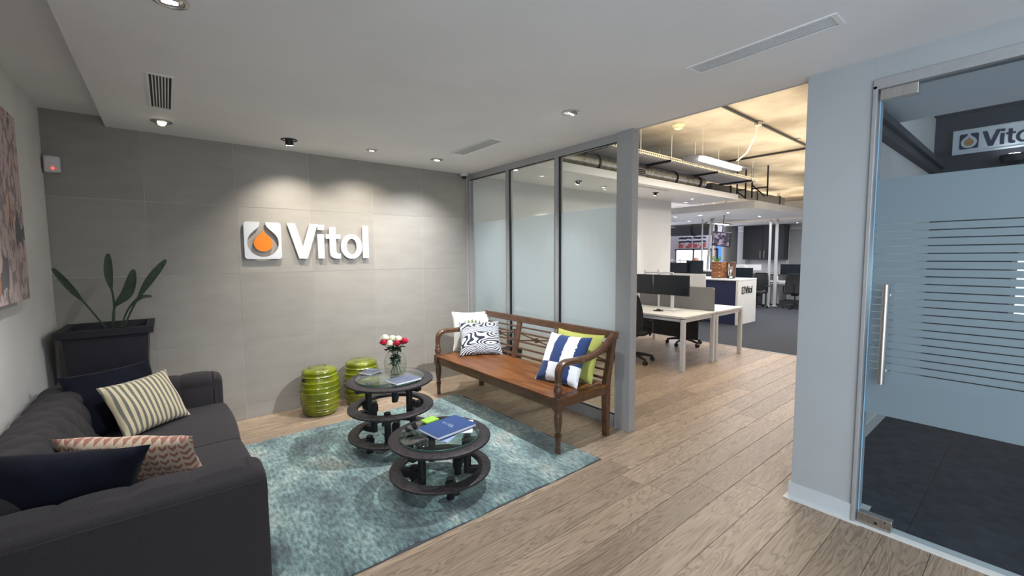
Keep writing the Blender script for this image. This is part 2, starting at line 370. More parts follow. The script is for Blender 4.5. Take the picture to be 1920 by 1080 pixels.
# planks run along X, rows 0.195 m
plank_cache = {}
def plank(x0, x1, y0, y1):
    k = (round(x1-x0, 3), round(y1-y0, 3))
    if k not in plank_cache:
        mb = MB(); a, b_ = (x1-x0)/2-.001, (y1-y0)/2-.0011
        rs = []
        for z, i in ((-.02, 0), (-.0012, 0), (0, .0014)):
            rs.append([mb.b.verts.new((sx*(a-i), sy*(b_-i), z)) for sx, sy in ((-1, -1), (1, -1), (1, 1), (-1, 1))])
        mb.skin(rs); me = bpy.data.meshes.new('plank'); bmesh.ops.recalc_face_normals(mb.b, faces=mb.b.faces); mb.b.to_mesh(me); mb.b.free(); me.materials.append(M['oak']); plank_cache[k] = me
    o = bpy.data.objects.new('plank', plank_cache[k]); COL.objects.link(o); o.parent = floor; o.location = ((x0+x1)/2, (y0+y1)/2, 0)
rows = []
y = 2.05-.195*12
i = 0
while y < YW:
    y1 = min(y+.195, YW); xe = 7.6 if y1 > .95 else 3.12
    offs = [XL, XL+.55, XL+.9, XL+1.25][(i*7+i//3) % 4]; x = XL
    cuts = [x]
    nx = XL+(.6+((i*0.83) % 1.0)*1.6)
    if abs(y-1.86) < .05: nx = 2.62-1.9*1
    if abs(y-1.665) < .05: nx = 2.50-1.9*1
    while nx < xe-.3: cuts.append(nx); nx += 1.9
    cuts.append(xe)
    for a, b_ in zip(cuts, cuts[1:]): plank(a, b_, y, y1)
    y = y1; i += 1
carp = struct('floor_carpet', B(7.61, 17.2, .95, 14, -.03, .002), M['carpet'], 'grey office carpet beyond the oak floor', 'carpet')
# wood continues a little behind the partition corner
trimf = struct('trim_1', B(7.588, 7.614, .95, YW, -.02, .005), M['alu'], 'thin metal strip where oak floor meets grey carpet', 'trim')
mfl = struct('floor_meeting_room', B(3.16, 7.4, -3.2, .92, -.05, -.004), M['charcoal'], 'dark carpet floor of the glass fronted meeting room', 'floor', origin=(0, 0, 0))
me = None
for ix in range(9):
    for iy in range(8):
        x0, y0 = 3.17+ix*.5, .91-(iy+1)*.5
        if x0 > 7.2: continue
        if me is None:
            o = B(-.2485, .2485, -.2485, .2485, -.02, .001).build('carpet_tile', M['mcarpet'], mfl, world=False, bevel=0); me = o.data
        else:
            o = bpy.data.objects.new('carpet_tile', me); COL.objects.link(o); o.parent = mfl
        o.location = (x0+.25, y0+.25, 0)

# tiled wall: grout bed + tiles
wb = struct('wall_back', B(XL-.1, 3.2, YW, YW+.12, -.05, 2.9), M['grout'], 'wall of large grey porcelain tiles with pale joints behind the lounge', 'wall', origin=(0, YW, 0))
tx = [XL, -.12, .545, 1.205, 1.88, 2.505, 3.165]; tz = [0.0, .14, .785, 1.45, 2.093, 2.76]
for a, b_ in zip(tx, tx[1:]):
    for k, (c, d) in enumerate(zip(tz, tz[1:])):
        o = B(a+.0019, b_-.0019, YW-.0025, YW+.002, c+.0019, d-.0019).build('tile', M['tile'], wb)
        bm = None
struct('wall_left', MB().box(XL-.12, XL, -.45, YW+.1, -.05, 2.9).box(XL-.12, XL, -3.3, -2.75, -.05, 2.9).box(XL-.12, XL, -2.75, -.45, -.05, .02).box(XL-.12, XL, -2.75, -.45, 2.68, 2.9), M['wall'], 'plain grey plastered wall behind the sofa', 'wall')
struct('wall_office', B(3.2, 8.17, YW, YW+.14, -.05, 2.9), M['white_wall'], 'white office wall washed by ceiling spotlights', 'wall')
# reception ceilings
cl = struct('ceiling', B(-.334, 3.22, -3.2, YW, ZC, ZC+.16), M['soffit'], 'lowered white plaster ceiling of the lounge with downlights', 'ceiling')
struct('ceiling_recess', B(XL-.1, -.2, -3.3, YW+.1, ZR, ZR+.1), M['soffit'], 'raised strip of ceiling along the left wall', 'ceiling')
# column between opening and glass door
struct('wall_column', B(3.12, 3.36, .645, .965, 0, ZC+.1), M['column'], 'grey plastered wall end between the opening and the glass door', 'wall', bevel=.002)
struct('baseboard_column', MB().box(3.108, 3.12, .645, .977, 0, .105).box(3.1202, 3.37, .9652, .977, 0, .105), M['skirt'], 'pale skirting board at foot of the grey wall end', 'skirting board')
struct('trim_2', B(3.085, 3.38, .60, 1.0, 0, .006), M['white'], 'thin white threshold strip under wall end', 'trim')
struct('wall_above_door', B(3.12, 3.28, -3.2, .645, 2.555, ZC+.1), M['column'], 'grey wall strip above the glass door', 'wall')
struct('wall_meeting_side', B(3.36, 7.6, .905, .965, 0, 3.42), M['wall'], 'wall between the office and the meeting room', 'wall')
struct('baseboard_meeting', B(3.4, 7.3, .892, .905, 0, .11), M['white'], 'white skirting along the meeting room wall', 'skirting board')
struct('trim_3', MB().box(3.36, 7.3, .84, .905, 2.53, 2.66).box(3.36, 7.3, .80, .84, 2.60, 2.66), M['charcoal'], 'dark ledge along the meeting room wall', 'trim')
# meeting room far wall with a window opening
wf = MB(); wy0, wy1, wz0, wz1 = -1.9, .22, .82, 1.62
wf.box(7.3, 7.42, wy1, .95, 0, 3.42).box(7.3, 7.42, -3.3, wy0, 0, 3.42).box(7.3, 7.42, wy0, wy1, 0, wz0).box(7.3, 7.42, wy0, wy1, wz1, 3.42)
struct('wall_meeting_far', wf, M['charcoal'], 'dark charcoal wall of the meeting room with the framed sign', 'wall')
w1 = struct('window_1', MB().box(7.32, 7.38, wy0, wy1, wz0, wz0+.04).box(7.32, 7.38, wy0, wy1, wz1-.04, wz1).box(7.32, 7.38, wy0, wy0+.04, wz0, wz1).box(7.32, 7.38, wy1-.04, wy1, wz0, wz1), M['alu'], 'low window with daylight in the meeting room wall', 'window')
for k in range(3):
    a = wy0+.04+(wy1-wy0-.08)*k/3; b_ = wy0+.04+(wy1-wy0-.08)*(k+1)/3
    B(7.345, 7.352, a, b_-.02, wz0+.04, wz1-.04).build('pane', M['glass'], w1)
struct('wall_meeting_rear', B(3.12, 7.4, -3.3, -3.2, 0, 3.42), M['wall'], 'rear wall of the meeting room', 'wall')
struct('ceiling_meeting', B(3.12, 4.86, -3.2, .905, ZC+.01, ZC+.12), M['soffit'], 'pale lowered ceiling inside the meeting room', 'ceiling')
struct('ceiling_meeting_high', B(4.7, 7.4, -3.2, .965, 3.2, 3.3), M['charcoal'], 'dark raised ceiling of the meeting room', 'ceiling')
# rear wall behind camera with window opening
struct('wall_rear', B(XL-.1, 3.3, -3.3, -3.22, 0, 2.8), M['wall'], 'wall behind the viewpoint', 'wall')
# sloping free lintel over opening is the ceiling's own edge
struct('trim_4', B(3.2, 3.235, .96, YW, ZC-.002, ZC+.75), M['white_wall'], 'white edge of lounge ceiling towards the office', 'trim')

# ---- glazed partition
XP0, XP1 = 3.186, 3.246
part_ = thing('glass_partition', (XP, 3.6, 0), 'glazed partition in grey metal frame behind the bench', 'partition')
tag(part_, kind='structure')
fr = lambda y0, y1, z0, z1, x0=XP0, x1=XP1: B(x0, x1, y0, y1, z0, z1)
fr(2.40, YW, ZC-.075, ZC).build('top_rail', M['alu'], part_, bevel=.003)
fr(2.40, YW, 0, .11).build('bottom_rail', M['alu'], part_, bevel=.003)
MB().box(XP0-.012, XP1, 4.835, YW-.004, .05, ZC-.06).box(XP0+.02, XP0+.03, 4.79, 4.84, .05, ZC-.06).build('upright', M['alu'], part_, bevel=.003)
for yy in (4.03, 3.205):
    MB().box(XP0-.008, XP1, yy-.028, yy+.028, .05, ZC-.06).box(XP0-.018, XP0, yy-.010, yy+.010, .05, ZC-.06).build('upright', M['alu'], part_, bevel=.003)
    B(XP0-.001, XP0+.02, yy-.046, yy-.03, .1, ZC-.075).build('seal', M['black'], part_)
    B(XP0-.001, XP0+.02, yy+.03, yy+.037, .1, ZC-.075).build('seal', M['black'], part_)
B(XP0-.001, XP0+.02, 2.42, 4.84, ZC-.083, ZC-.074).build('seal', M['black'], part_)
B(XP0-.001, XP0+.02, 2.42, 4.84, .108, .118).build('seal', M['black'], part_)
MB().box(3.162, 3.25, 2.262, 2.43, 0, ZC).build('end_post', M['alu'], part_, bevel=.004)
for a, b_ in ((2.42, 3.177), (3.233, 4.002), (4.058, 4.79)):
    g = B(XP0+.024, XP0+.032, a, b_, .1, ZC-.07).build('pane', M['glass'], part_)
    B(XP0+.034, XP0+.0355, a+.01, b_-.002, .72, 2.04).build('frosted_film', M['frost'], g)

# ---- glass door with striped film
XD = 3.12
door = thing('door_1', (XD, 0, 0), 'frosted glass door with clear stripes and long bar handle', 'door'); tag(door, kind='structure')
B(3.10, 3.19, -3.2, .645, 2.50, 2.556).build('head_frame', M['alu'], door, bevel=.003)
B(3.10, 3.19, .625, .645, 0, 2.52).build('side_frame', M['alu'], door, bevel=.003)
B(3.095, 3.20, -3.2, .645, -.002, .008).build('threshold', M['white'], door)
panes = [(-.53, .615), (-1.72, -.54), (-2.95, -1.73)]
for pi, (a, b_) in enumerate(panes):
    g = B(XD+.015, XD+.027, a, b_, .012, 2.5).build('pane', M['doorglass'], door)
    zs = [.67]+[.937+.0412*k for k in range(21)]+[2.014]
    for k, (c, d) in enumerate(zip(zs, zs[1:])):
        B(XD+.0275, XD+.0285, a+.003, b_-.003, c+.0030, d-.0030).build('film_strip', M['dfrost'], g)
# bright edge of the glass
B(XD+.014, XD+.028, .613, .617, .012, 2.5).build('polished_edge', mat('green_glass_edge', (.30, .55, .75), .2, spec=.8), door)
ft = MB().box(XD-.004, XD+.046, .46, .615, .014, .075).build('patch_fitting', M['steel'], door, bevel=.003)
MB().cyl((XD-.008, .53, .04), (XD+.0, .53, .04), .008, n=12).cyl((XD-.008, .49, .06), (XD, .49, .06), .004, n=8).build('screw', M['black'], ft)
MB().box(XD-.004, XD+.046, .46, .615, 2.44, 2.5).build('patch_fitting', M['steel'], door, bevel=.003)
hb = smooth_angle(MB().cyl((XD-.055, .535, .872), (XD-.055, .535, 1.428), .0165, n=20).build('bar_handle', M['steel'], door))
for z in (.935, 1.365): smooth_angle(MB().cyl((XD-.055, .535, z), (XD+.016, .535, z), .008, n=12).cyl((XD+.006, .535, z), (XD+.014, .535, z), .014, n=14).build('standoff', M['steel'], hb))
smooth_angle(MB().cyl((XD+.075, .535, .872), (XD+.075, .535, 1.428), .0165, n=20).build('bar_handle', M['steel'], door))

# ---- office shell
struct('ceiling_slab', B(3.0, 17.3, .9, 14.2, 3.42, 3.6), M['concrete'], 'raw concrete slab above the open office', 'ceiling')
struct('wall_office_side', B(7.4, 17.2, .86, .965, -.05, 3.5), M['white_wall'], 'side wall of the open office', 'wall')
struct('wall_slab_edge', B(3.0, 3.2, .965, YW, ZC+.15, 3.45), M['white_wall'], 'upstand above the lounge ceiling', 'wall')
struct('wall_office_end', B(17.0, 17.15, .86, 7.4, -.05, 3.5), M['white_wall'], 'white end wall of the office with grey cupboards', 'wall')
FX = 18.0
fw = MB(); wins = [(at(1388, 440, X=FX).y, at(1358, 440, X=FX).y, .5, 2.75), (at(1334, 440, X=FX).y, at(1325, 440, X=FX).y, .9, 1.85)]
o0, o1 = 7.0, 17.0
fw.box(FX, FX+.12, wins[0][1], o1, -.05, 3.5).box(FX, FX+.12, o0, wins[0][0], -.05, 3.5).box(FX, FX+.12, wins[0][0], wins[0][1], -.05, wins[0][2]).box(FX, FX+.12, wins[0][0], wins[0][1], wins[0][3], 3.5)
struct('wall_office_far', fw, M['pinkish'], 'pale lilac far wall of the open office', 'wall')
w2 = struct('window_2', MB().box(FX+.02, FX+.08, wins[0][0], wins[0][0]+.06, .5, 2.75).box(FX+.02, FX+.08, wins[0][1]-.06, wins[0][1], .5, 2.75).box(FX+.02, FX+.08, wins[0][0], wins[0][1], .5, .56).box(FX+.02, FX+.08, wins[0][0], wins[0][1], 2.69, 2.75), M['alu'], 'bright daylight window behind the hanging screen', 'window')
B(FX+.045, FX+.05, wins[0][0]+.05, wins[0][1]-.05, .55, 2.7).build('pane', M['glass'], w2)
B(FX+.03, FX+.06, sum(wins[0][:2])/2-.02, sum(wins[0][:2])/2+.02, .55, 2.7).build('mullion', M['alu'], w2)
struct('wall_office_left', B(8.17, 18.1, 14.0, 14.15, -.05, 3.5), M['pinkish'], 'distant left wall of the open office', 'wall')
struct('wall_office_return', B(8.03, 8.17, YW+.1, 14.1, -.05, 3.5), M['white_wall'], 'return of the white office wall', 'wall')
struct('floor_carpet_far', B(17.2, 18.1, 7, 14, -.03, .002), M['carpet'], 'grey carpet under the far wall', 'carpet')
# bulkhead along the white wall
struct('ceiling_bulkhead', B(3.24, 8.95, 3.90, YW, ZC, ZC+.105), M['soffit'], 'white lowered bulkhead along the office wall with spotlights', 'ceiling')
# floating ceiling raft(s)
q = [at(1427, 393, Z=2.62)]
struct('ceiling_raft', MB().box(10.1, 13.9, 4.05, 10.6, 2.62, 2.78), M['soffit'], 'white suspended ceiling raft over the desks', 'ceiling')
struct('ceiling_raft_far', MB().box(14.4, 17, 3.2, 7.6, 2.62, 2.72), M['soffit'], 'farther white suspended ceiling raft by the cupboards', 'ceiling')

# ================================================================ LOUNGE CEILING FITTINGS
names = ['lit warm downlight at the far left of the lounge ceiling', 'black gimbal downlight turned to the wall above the logo', 'small lit downlight above the letters of the wall sign',
         'lit downlight nearest the dome camera corner', 'lone lit downlight right of centre on lounge ceiling', 'downlight cut by the top edge of the picture']
def downlight(x, y, z, aim, power, cone, label, col=WHITE, r=.045, gimbal=0, lens='lens', light=True, group=None):
    t = thing('downlight', (x, y, z), label, 'light', group=group)
    tr = MB(); rs = []
    for rr, zz in ((r*1.25, 0), (r*1.28, -.004), (r*.98, -.007), (r*.92, -.002)): rs.append(tr.ring(Vector((x, y, z+zz)), Vector((1, 0, 0)), Vector((0, 1, 0)), rr, 24))
    tr.skin(rs, cap=False); smooth_angle(tr.build('trim_ring', M['steel'] if not gimbal else M['black'], t), 50)
    d = (Vector(aim)-Vector((x, y, z))).normalized()
    c = Vector((x, y, z-.004)); L_ = .045 if gimbal else .006
    if gimbal: smooth_angle(MB().cyl(c-d*.012, c+d*L_, r*.62, r*.62, n=20).build('lamp_barrel', M['black'], t))
    else: MB().cyl(c+Vector((0, 0, .003)), c+d*L_, r*.9, r*.66, n=20).build('lamp_cup', M['steel'], t)
    MB().cyl(c+d*L_, c+d*(L_+.002), r*.52, n=20).build('lens', M[lens], t)
    if light:
        s_ = spot('spot', c+d*(L_+.008), aim, power, cone, .5 if cone < 100 else .95, col, .025)
    return t
for (x, y, aim, p, cone), nm, i in zip(SPOTS, names, range(6)):
    downlight(x, y, ZC, aim, p, cone, nm, col=NEUT if i in (0, 1, 2) else WHITE, gimbal=1 if i in (1,) else 0, lens='wlens' if i == 0 else 'lens', r=.055 if i != 2 else .042)

def grille(x0, x1, y0, y1, n, label, along='y'):
    t = thing('ceiling_vent', ((x0+x1)/2, (y0+y1)/2, ZC), label, 'air vent')
    f = .014; e = .006 if n > 6 else .02; z0, z1 = ZC-.006, ZC-.0005
    MB().box(x0, x0+f, y0+f*1.6, y1-f*1.6, z0, z1).box(x1-f, x1, y0+f*1.6, y1-f*1.6, z0, z1).box(x0, x1, y0, y0+f*1.6, z0, z1).box(x0, x1, y1-f*1.6, y1, z0, z1).build('frame', M['soffit'], t)
    B(x0+f, x1-f, y0+f*1.6, y1-f*1.6, ZC-.0012, ZC-.0006).build('dark_slot', M['black'], t)
    w = (x1-x0-2*f)/n
    for k in range(n-1):
        xx = x0+f+w*(k+1); B(xx-w*.2, xx+w*.2, y0+f, y1-f, ZC-.0035, ZC-.0012).build('slat', M['soffit'], t)
grille(-.04, .095, 3.32, 4.06, 7, 'short ceiling air grille with seven dark slots beside the warm downlight')
grille(2.375, 2.53, 3.24, 3.97, 9, 'ceiling air grille near the corner of the glass partition')
grille(2.405, 2.545, .645, 1.365, 9, 'long slotted ceiling air grille at the upper right')

t = thing('dome_camera', (3.09, 4.82, ZC), 'small white dome security camera in the ceiling corner', 'camera')
smooth_angle(MB().lathe([(.052, 0), (.055, -.006), (.055, -.035), (.048, -.042)], (3.09, 4.82, ZC), 24).build('housing', M['whitem'], t), 40)
smooth_angle(MB().lathe([(.036, -.040), (.034, -.055), (.024, -.068), (.008, -.074)], (3.09, 4.82, ZC), 20).build('dome', M['black'], t), 60)
t = thing('motion_sensor', (-.65, 4.86, 2.33), 'white motion sensor with red light high in the left corner', 'sensor')
B(-.695, -.605, 4.825, 4.879, 2.27, 2.395).build('housing', M['whitem'], t, bevel=.01, seg=3)
MB().box(-.685, -.615, 4.820, 4.827, 2.335, 2.38).build('sensor_window', M['paper'], t, bevel=.003)
MB().cyl((-.645, 4.819, 2.30), (-.645, 4.826, 2.30), .009, n=14).build('indicator_lamp', M['red'], t)

# ---- picture on the left wall
def p_art(x, y, z, f, n, mx):
    a = n(6, 8, (1, 1, .6)); b = n(26, 8, (1, 1, .5))
    base = mx(f('MULTIPLY', f('GREATER_THAN', b, .52), .9), (.50, .36, .34), (.20, .13, .13))
    c = mx(f('GREATER_THAN', a, .60), base, (.045, .035, .045))
    return mx(f('GREATER_THAN', n(11, 3, (1, 1, .4)), .66), c, (.42, .13, .03))
M['art'] = pattern_mat('mottled_pink_painting', p_art, .6)
t = thing('painting', (XL+.02, 3.2, 1.36), 'tall mottled pink and brown painting on left wall', 'painting')
B(XL+.016, XL+.048, 2.3, 3.87, 1.365, 2.435).build('canvas', M['art'], t)
B(XL+.003, XL+.016, 2.3, 3.74, 1.335, 2.40).build('backing_board', M['column'], t)

# ================================================================ VITOL LETTERING (flat shapes, reused)
def rrect(x0, x1, y0, y1, r, n=6):
    P = []
    for cx, cy, a in ((x1-r, y1-r, 0), (x0+r, y1-r, 90), (x0+r, y0+r, 180), (x1-r, y0+r, 270)):
        for k in range(n+1): th = math.radians(a+90*k/n); P.append((cx+r*math.cos(th), cy+r*math.sin(th)))
    return P
H_ = .363
def teardrop(cx, cy, r, top, n=28):
    # circle joined by tangent-like concave flanks to a tip at height top
    P = []
    for k in range(n+1):
        th = math.radians(-215+250*k/n+0); P.append((cx+r*math.cos(math.radians(215-250+250*k/n-90+55)), 0))
    P = []
    a0 = 38
    for k in range(n+1):
        th = math.radians(90+a0+(360-2*a0)*k/n); P.append((cx+r*math.cos(th), cy+r*math.sin(th)))
    # right flank up to tip, then left flank down
    R = P[-1]; Lf = P[0]
    P += [(cx+(R[0]-cx)*.42, R[1]+(top-R[1])*.42), (cx+(R[0]-cx)*.12, R[1]+(top-R[1])*.78), (cx, top), (cx-(cx-Lf[0])*.12, Lf[1]+(top-Lf[1])*.78), (cx-(cx-Lf[0])*.42, Lf[1]+(top-Lf[1])*.42)]
    return P
def logo_half(side):
    """half of the rounded square (w .323, h .363) outside the open drop; side=-1 left, +1 right"""
    w, h, r = .323, H_, .03; cx, cy, R = .1615, .158, .137
    P = []
    # outer edge from bottom centre round to top gap
    P.append((cx, 0))
    for k in range(7): th = math.radians(270+90*k/6); P.append((w-r+r*math.cos(th), r+r*math.sin(th)))
    for k in range(7): th = math.radians(90*k/6); P.append((w-r+r*math.cos(th), h-r+r*math.sin(th)))
    P.append((cx+.024, h))
    P += [(cx+.026, h-.022), (cx+.036, h-.045), (cx+.055, h-.068), (cx+.085, h-.095)]
    for k in range(19): th = math.radians(52-142*k/18); P.append((cx+R*math.cos(th), cy+R*math.sin(th)))
    if side < 0: P = [(2*cx-x, y) for x, y in P][::-1]
    return P
def ringpoly(cx, cy, rx, ry, tx, ty, n=40): return [(cx+rx*math.cos(2*PI*k/n), cy+ry*math.sin(2*PI*k/n)) for k in range(n)], [(cx+tx*math.cos(2*PI*k/n), cy+ty*math.sin(2*PI*k/n)) for k in range(n)]
GL = {  # offsets: u from the logo square's left edge, v from the base line
 'v': [(.378, H_), (.455, H_), (.523, .125), (.598, H_), (.674, H_), (.563, 0), (.482, 0)],
 'i': [(.669, .258), (.735, .258), (.735, 0), (.669, 0)],
 'dot': [(.672, H_-.005), (.738, H_-.005), (.738, .302), (.672, .302)],
 't': [(.790, .335), (.856, .335), (.856, .260), (.903, .260), (.903, .212), (.856, .212), (.856, .085), (.862, .062), (.880, .052), (.903, .052), (.903, 0), (.868, -.004), (.828, .002), (.800, .024), (.790, .062), (.790, .212), (.752, .212), (.752, .260), (.790, .260)],
 'l': [(1.148, H_), (1.215, H_), (1.215, 0), (1.148, 0)]}
GO = ringpoly(1.025, .129, .118, .136, .055, .088)
def lettering(parent, org, ux, uz, nrm, s, d, ml, mh=None, md=None, depth_off=0, sx=1.0):
    """builds each glyph as a solid of depth d; org = lower left, ux/uz = directions, nrm = outward"""
    org, ux, uz, nrm = map(Vector, (org, ux, uz, nrm))
    f = lambda k: (lambda u, v: org+ux*(u*s*sx)+uz*(v*s)+nrm*k)
    def pr(name, poly, m, off=0.0): return MB().prism(poly, f(depth_off+off), f(depth_off+off+d)).build(name, m, parent)
    for sd in (-1, 1): pr('logo_frame', logo_half(sd), mh or ml)
    pr('logo_drop', teardrop(.1615, .155, .082, .287), md)
    for k in ('v', 'i', 'dot', 't', 'l'): pr('letter_'+{'dot': 'i_dot'}.get(k, k), GL[k], ml)
    mb = MB(); o, n_ = GO; a, b_ = depth_off, depth_off+d
    R = [[mb.b.verts.new(f(k)(*p)) for p in P] for P, k in ((o, a), (o, b_), (n_, b_), (n_, a))]
    mb.skin(R+[R[0]], cap=False) if False else None
    n = len(o)
    for q in range(4):
        A, C = R[q], R[(q+1) % 4]
        for i in range(n): mb.b.faces.new((A[i], A[(i+1) % n], C[(i+1) % n], C[i]))
    mb.build('letter_o', ml, parent)
M['lwhite'] = mat('white_acrylic_letter', (.66, .68, .71), .4, var=.02)
M['orange'] = mat('orange_acrylic', (.82, .22, .006), .4, var=.02)
M['ldark'] = mat('navy_letter', (.015, .017, .035), .4, var=.02)
M['gold'] = mat('ochre_drop', (.45, .24, .06), .5, var=.02)
t = thing('wall_sign', (.59, YW, 1.588), 'raised white Vitol lettering with orange drop logo on tiled wall', 'sign')
lettering(t, (.592, YW-.020, 1.588), (1, 0, 0), (0, 0, 1), (0, -1, 0), 1.0, .014, M['lwhite'], M['lwhite'], M['orange'])
for u, v in ((.05, .05), (.27, .05), (.161, .13), (.52, .05), (.70, .05), (.70, .33), (.82, .05), (1.025, .02), (1.18, .05), (1.18, .3)):
    MB().cyl((.592+u, YW-.021, 1.588+v), (.592+u, YW-.007, 1.588+v), .006, n=8).build('spacer', M['steel'], t)

# ================================================================ RUG
rg = MB(); nx, ny = 60, 56; RX0, RX1, RY0, RY1 = .275, 2.56, 2.10, 4.19
g = []
for i in range(nx+1):
    row = []
    for j in range(ny+1):
        x = RX0+(RX1-RX0)*i/nx; y = RY0+(RY1-RY0)*j/ny
        e = min(i, nx-i, j, ny-j)
        wob = .006*math.sin(y*9)+.004*math.sin(y*23) if i in (0, nx) else 0
        wob2 = .006*math.sin(x*8)+.004*math.sin(x*21) if j in (0, ny) else 0
        z = (.010 if e == 0 else .017)+.0012*math.sin(x*17+y*9)*math.sin(y*13)
        row.append(rg.b.verts.new((x+wob+.02*(y-2.1)*-.3*(1 if i == nx else 0), y+wob2, z)))
    g.append(row)
for i in range(nx):
    for j in range(ny): rg.b.faces.new((g[i][j], g[i+1][j], g[i+1][j+1], g[i][j+1]))
edge = [g[i][0] for i in range(nx+1)]+[g[nx][j] for j in range(1, ny+1)]+[g[i][ny] for i in range(nx-1, -1, -1)]+[g[0][j] for j in range(ny-1, 0, -1)]
low = [rg.b.verts.new((v.co.x, v.co.y, .0005)) for v in edge]
for i in range(len(edge)): j = (i+1) % len(edge); rg.b.faces.new((edge[i], low[i], low[j], edge[j]))
rug = thing('rug', (1.2, 3.1, 0), 'distressed turquoise and grey wool rug under the round tables', 'rug')
smooth_angle(rg.build('pile', M['rug'], rug), 50)
MB().box(RX0, RX1+.012, RY0-.006, RY0+.012, .0004, .006).box(RX1-.005, RX1+.008, RY0, RY1-.1, .0004, .006).build('binding', M['charcoal'], rug)

# ================================================================ SOFA
def resample(P, n):
    P = [Vector((a, b_)) for a, b_ in P]; d = [0]
    for a, b_ in zip(P, P[1:]): d.append(d[-1]+(b_-a).length)
    out = []; k = 0
    for i in range(n+1):
        s = d[-1]*i/n
        while k < len(d)-2 and d[k+1] < s: k += 1
        f = (s-d[k])/max(d[k+1]-d[k], 1e-9); out.append((P[k].lerp(P[k+1], f), s))
    return out
def rounded(P, r, n=5):
    """round the inner corners of an open polyline"""
    out = [P[0]]
    for a, b_, c in zip(P, P[1:], P[2:]):
        a, b_, c = Vector(a), Vector(b_), Vector(c); rr = min(r, (a-b_).length*.48, (c-b_).length*.48)
        p, q = b_+(a-b_).normalized()*rr, b_+(c-b_).normalized()*rr
        for k in range(n+1):
            u = k/n; out.append(tuple(p*(1-u)**2+b_*2*u*(1-u)+q*u*u))
    out.append(P[-1]); return out
def sweep_pad(P, r, a0, a1, na, n, to3, puff, endr=.03, endn=4):
    prof = resample(rounded(P, r), n); rings = []; mb = MB()
    cen = sum((p for p, s in prof), Vector((0, 0)))/len(prof)
    steps = []
    for k in range(endn): u = k/endn; steps.append((a0+endr*(1-math.cos(u*PI/2)), 1-(endr*1.2)*(1-math.sin(u*PI/2))))
    for k in range(na+1): steps.append((a0+endr+(a1-a0-2*endr)*k/na, 1))
    for k in range(endn-1, -1, -1): u = k/endn; steps.append((a1-endr*(1-math.cos(u*PI/2)), 1-(endr*1.2)*(1-math.sin(u*PI/2))))
    nrm = []
    for i in range(len(prof)):
        t_ = (prof[min(i+1, n)][0]-prof[max(i-1, 0)][0]).normalized(); nrm.append(Vector((-t_.y, t_.x)))
    for a, sc in steps:
        ring = []
        for (p, s), nn in zip(prof, nrm):
            q = cen+(p-cen)*(1-(1-sc)*2.5) + nn*(puff(a, s, p)*(1 if sc == 1 else .2))
            ring.append(mb.b.verts.new(to3(a, q)))
        rings.append(ring)
    mb.skin(rings)
    return mb
sofa = thing('sofa', (-.2, 3.19, 0), 'charcoal button tufted two seat sofa against the left wall', 'sofa')
Y0, Y1 = 2.10, 4.28
FR = .285
def diamond(a, s, p, w=.20, amp=.021):
    u, v = (a-Y0)/w, s/w
    return amp*(abs(math.sin(PI*(u+v)))*abs(math.sin(PI*(u-v))))**.42
# back: closed loop starting low at rear, up, over, down the front
bp_ = [(-.70, .14), (-.70, .745), (-.50, .775), (-.40, .40), (-.40, .14)]
def back_puff(a, s, p): return diamond(a, s, p) if p.x > -.695 and p.y > .38 else 0
o = sweep_pad(bp_, .085, Y0+.19, Y1-.19, 170, 110, lambda a, q: (q.x, a, q.y), back_puff, endr=.02)
smooth_angle(o.build('backrest', M['sofa'], sofa), 60)
def biscuit(s0, w=.20, amp=.022):
    return lambda a, s: amp*((abs(math.sin(PI*(a-.02)/w))*abs(math.sin(PI*(s-s0)/w)))**.3)
bis = biscuit(.0)
# near arm: profile in (y,z) from outer foot up, over and down inside
pn = [(Y0, .10), (Y0, .67), (Y0+.21, .675), (Y0+.20, .40), (Y0+.20, .10)]
def arm_puff(a, s, p, inner):
    if p.y > .36 and (inner(p)): return bis(a, s-.57)
    return 0
o = sweep_pad(pn, .05, XL+.01, FR, 90, 80, lambda a, q: (a, q.x, q.y), lambda a, s, p: arm_puff(a, s, p, lambda p: p.x > Y0+.045 or False), endr=.055, endn=6)
smooth_angle(o.build('armrest', M['sofa'], sofa), 60)
pf = [(Y1-.20, .10), (Y1-.20, .40), (Y1-.21, .675), (Y1, .67), (Y1, .10)]
o = sweep_pad(pf, .05, XL+.01, FR, 90, 80, lambda a, q: (a, q.x, q.y), lambda a, s, p: arm_puff(a, s+.27, p, lambda p: p.x < Y1-.03), endr=.055, endn=6)
smooth_angle(o.build('armrest', M['sofa'], sofa), 60)
# piping along arm outer edges and buttons
MB().tube([(XL+.03, Y0+.002, .628), (-.2, Y0+.002, .628), (FR-.03, Y0+.002, .628)], .0035, 6).build('piping', M['sofa'], sofa)
MB().tube([(XL+.03, Y1+.002, .628), (FR-.03, Y1+.002, .628)], .0035, 6).build('piping', M['sofa'], sofa)
B(XL+.02, FR-.03, Y0+.12, Y1-.12, .11, .29).build('seat_base', M['sofa'], sofa, bevel=.02)
for a, b_ in ((Y0+.205, 3.188), (3.196, Y1-.205)):
    P = [(-.42, .285), (-.42, .445), (FR+.02, .45), (FR+.02, .285)]
    o = sweep_pad(P, .045, a, b_, 30, 50, lambda s, q: (q.x, s, q.y), lambda s, ss, p, a=a, b_=b_: .016*math.sin(PI*min(max((s-a)/(b_-a), 0), 1)) if p.y > .42 else 0, endr=.028)
    smooth_angle(o.build('seat_cushion', M['sofa'], sofa), 60)
for x in (-.62, .22):
    for y in (Y0+.06, Y1-.06): MB().cyl((x, y, .0), (x, y, .12), .016, .026, 14).build('leg', M['dteak'], sofa)

sofa.location.x += .012
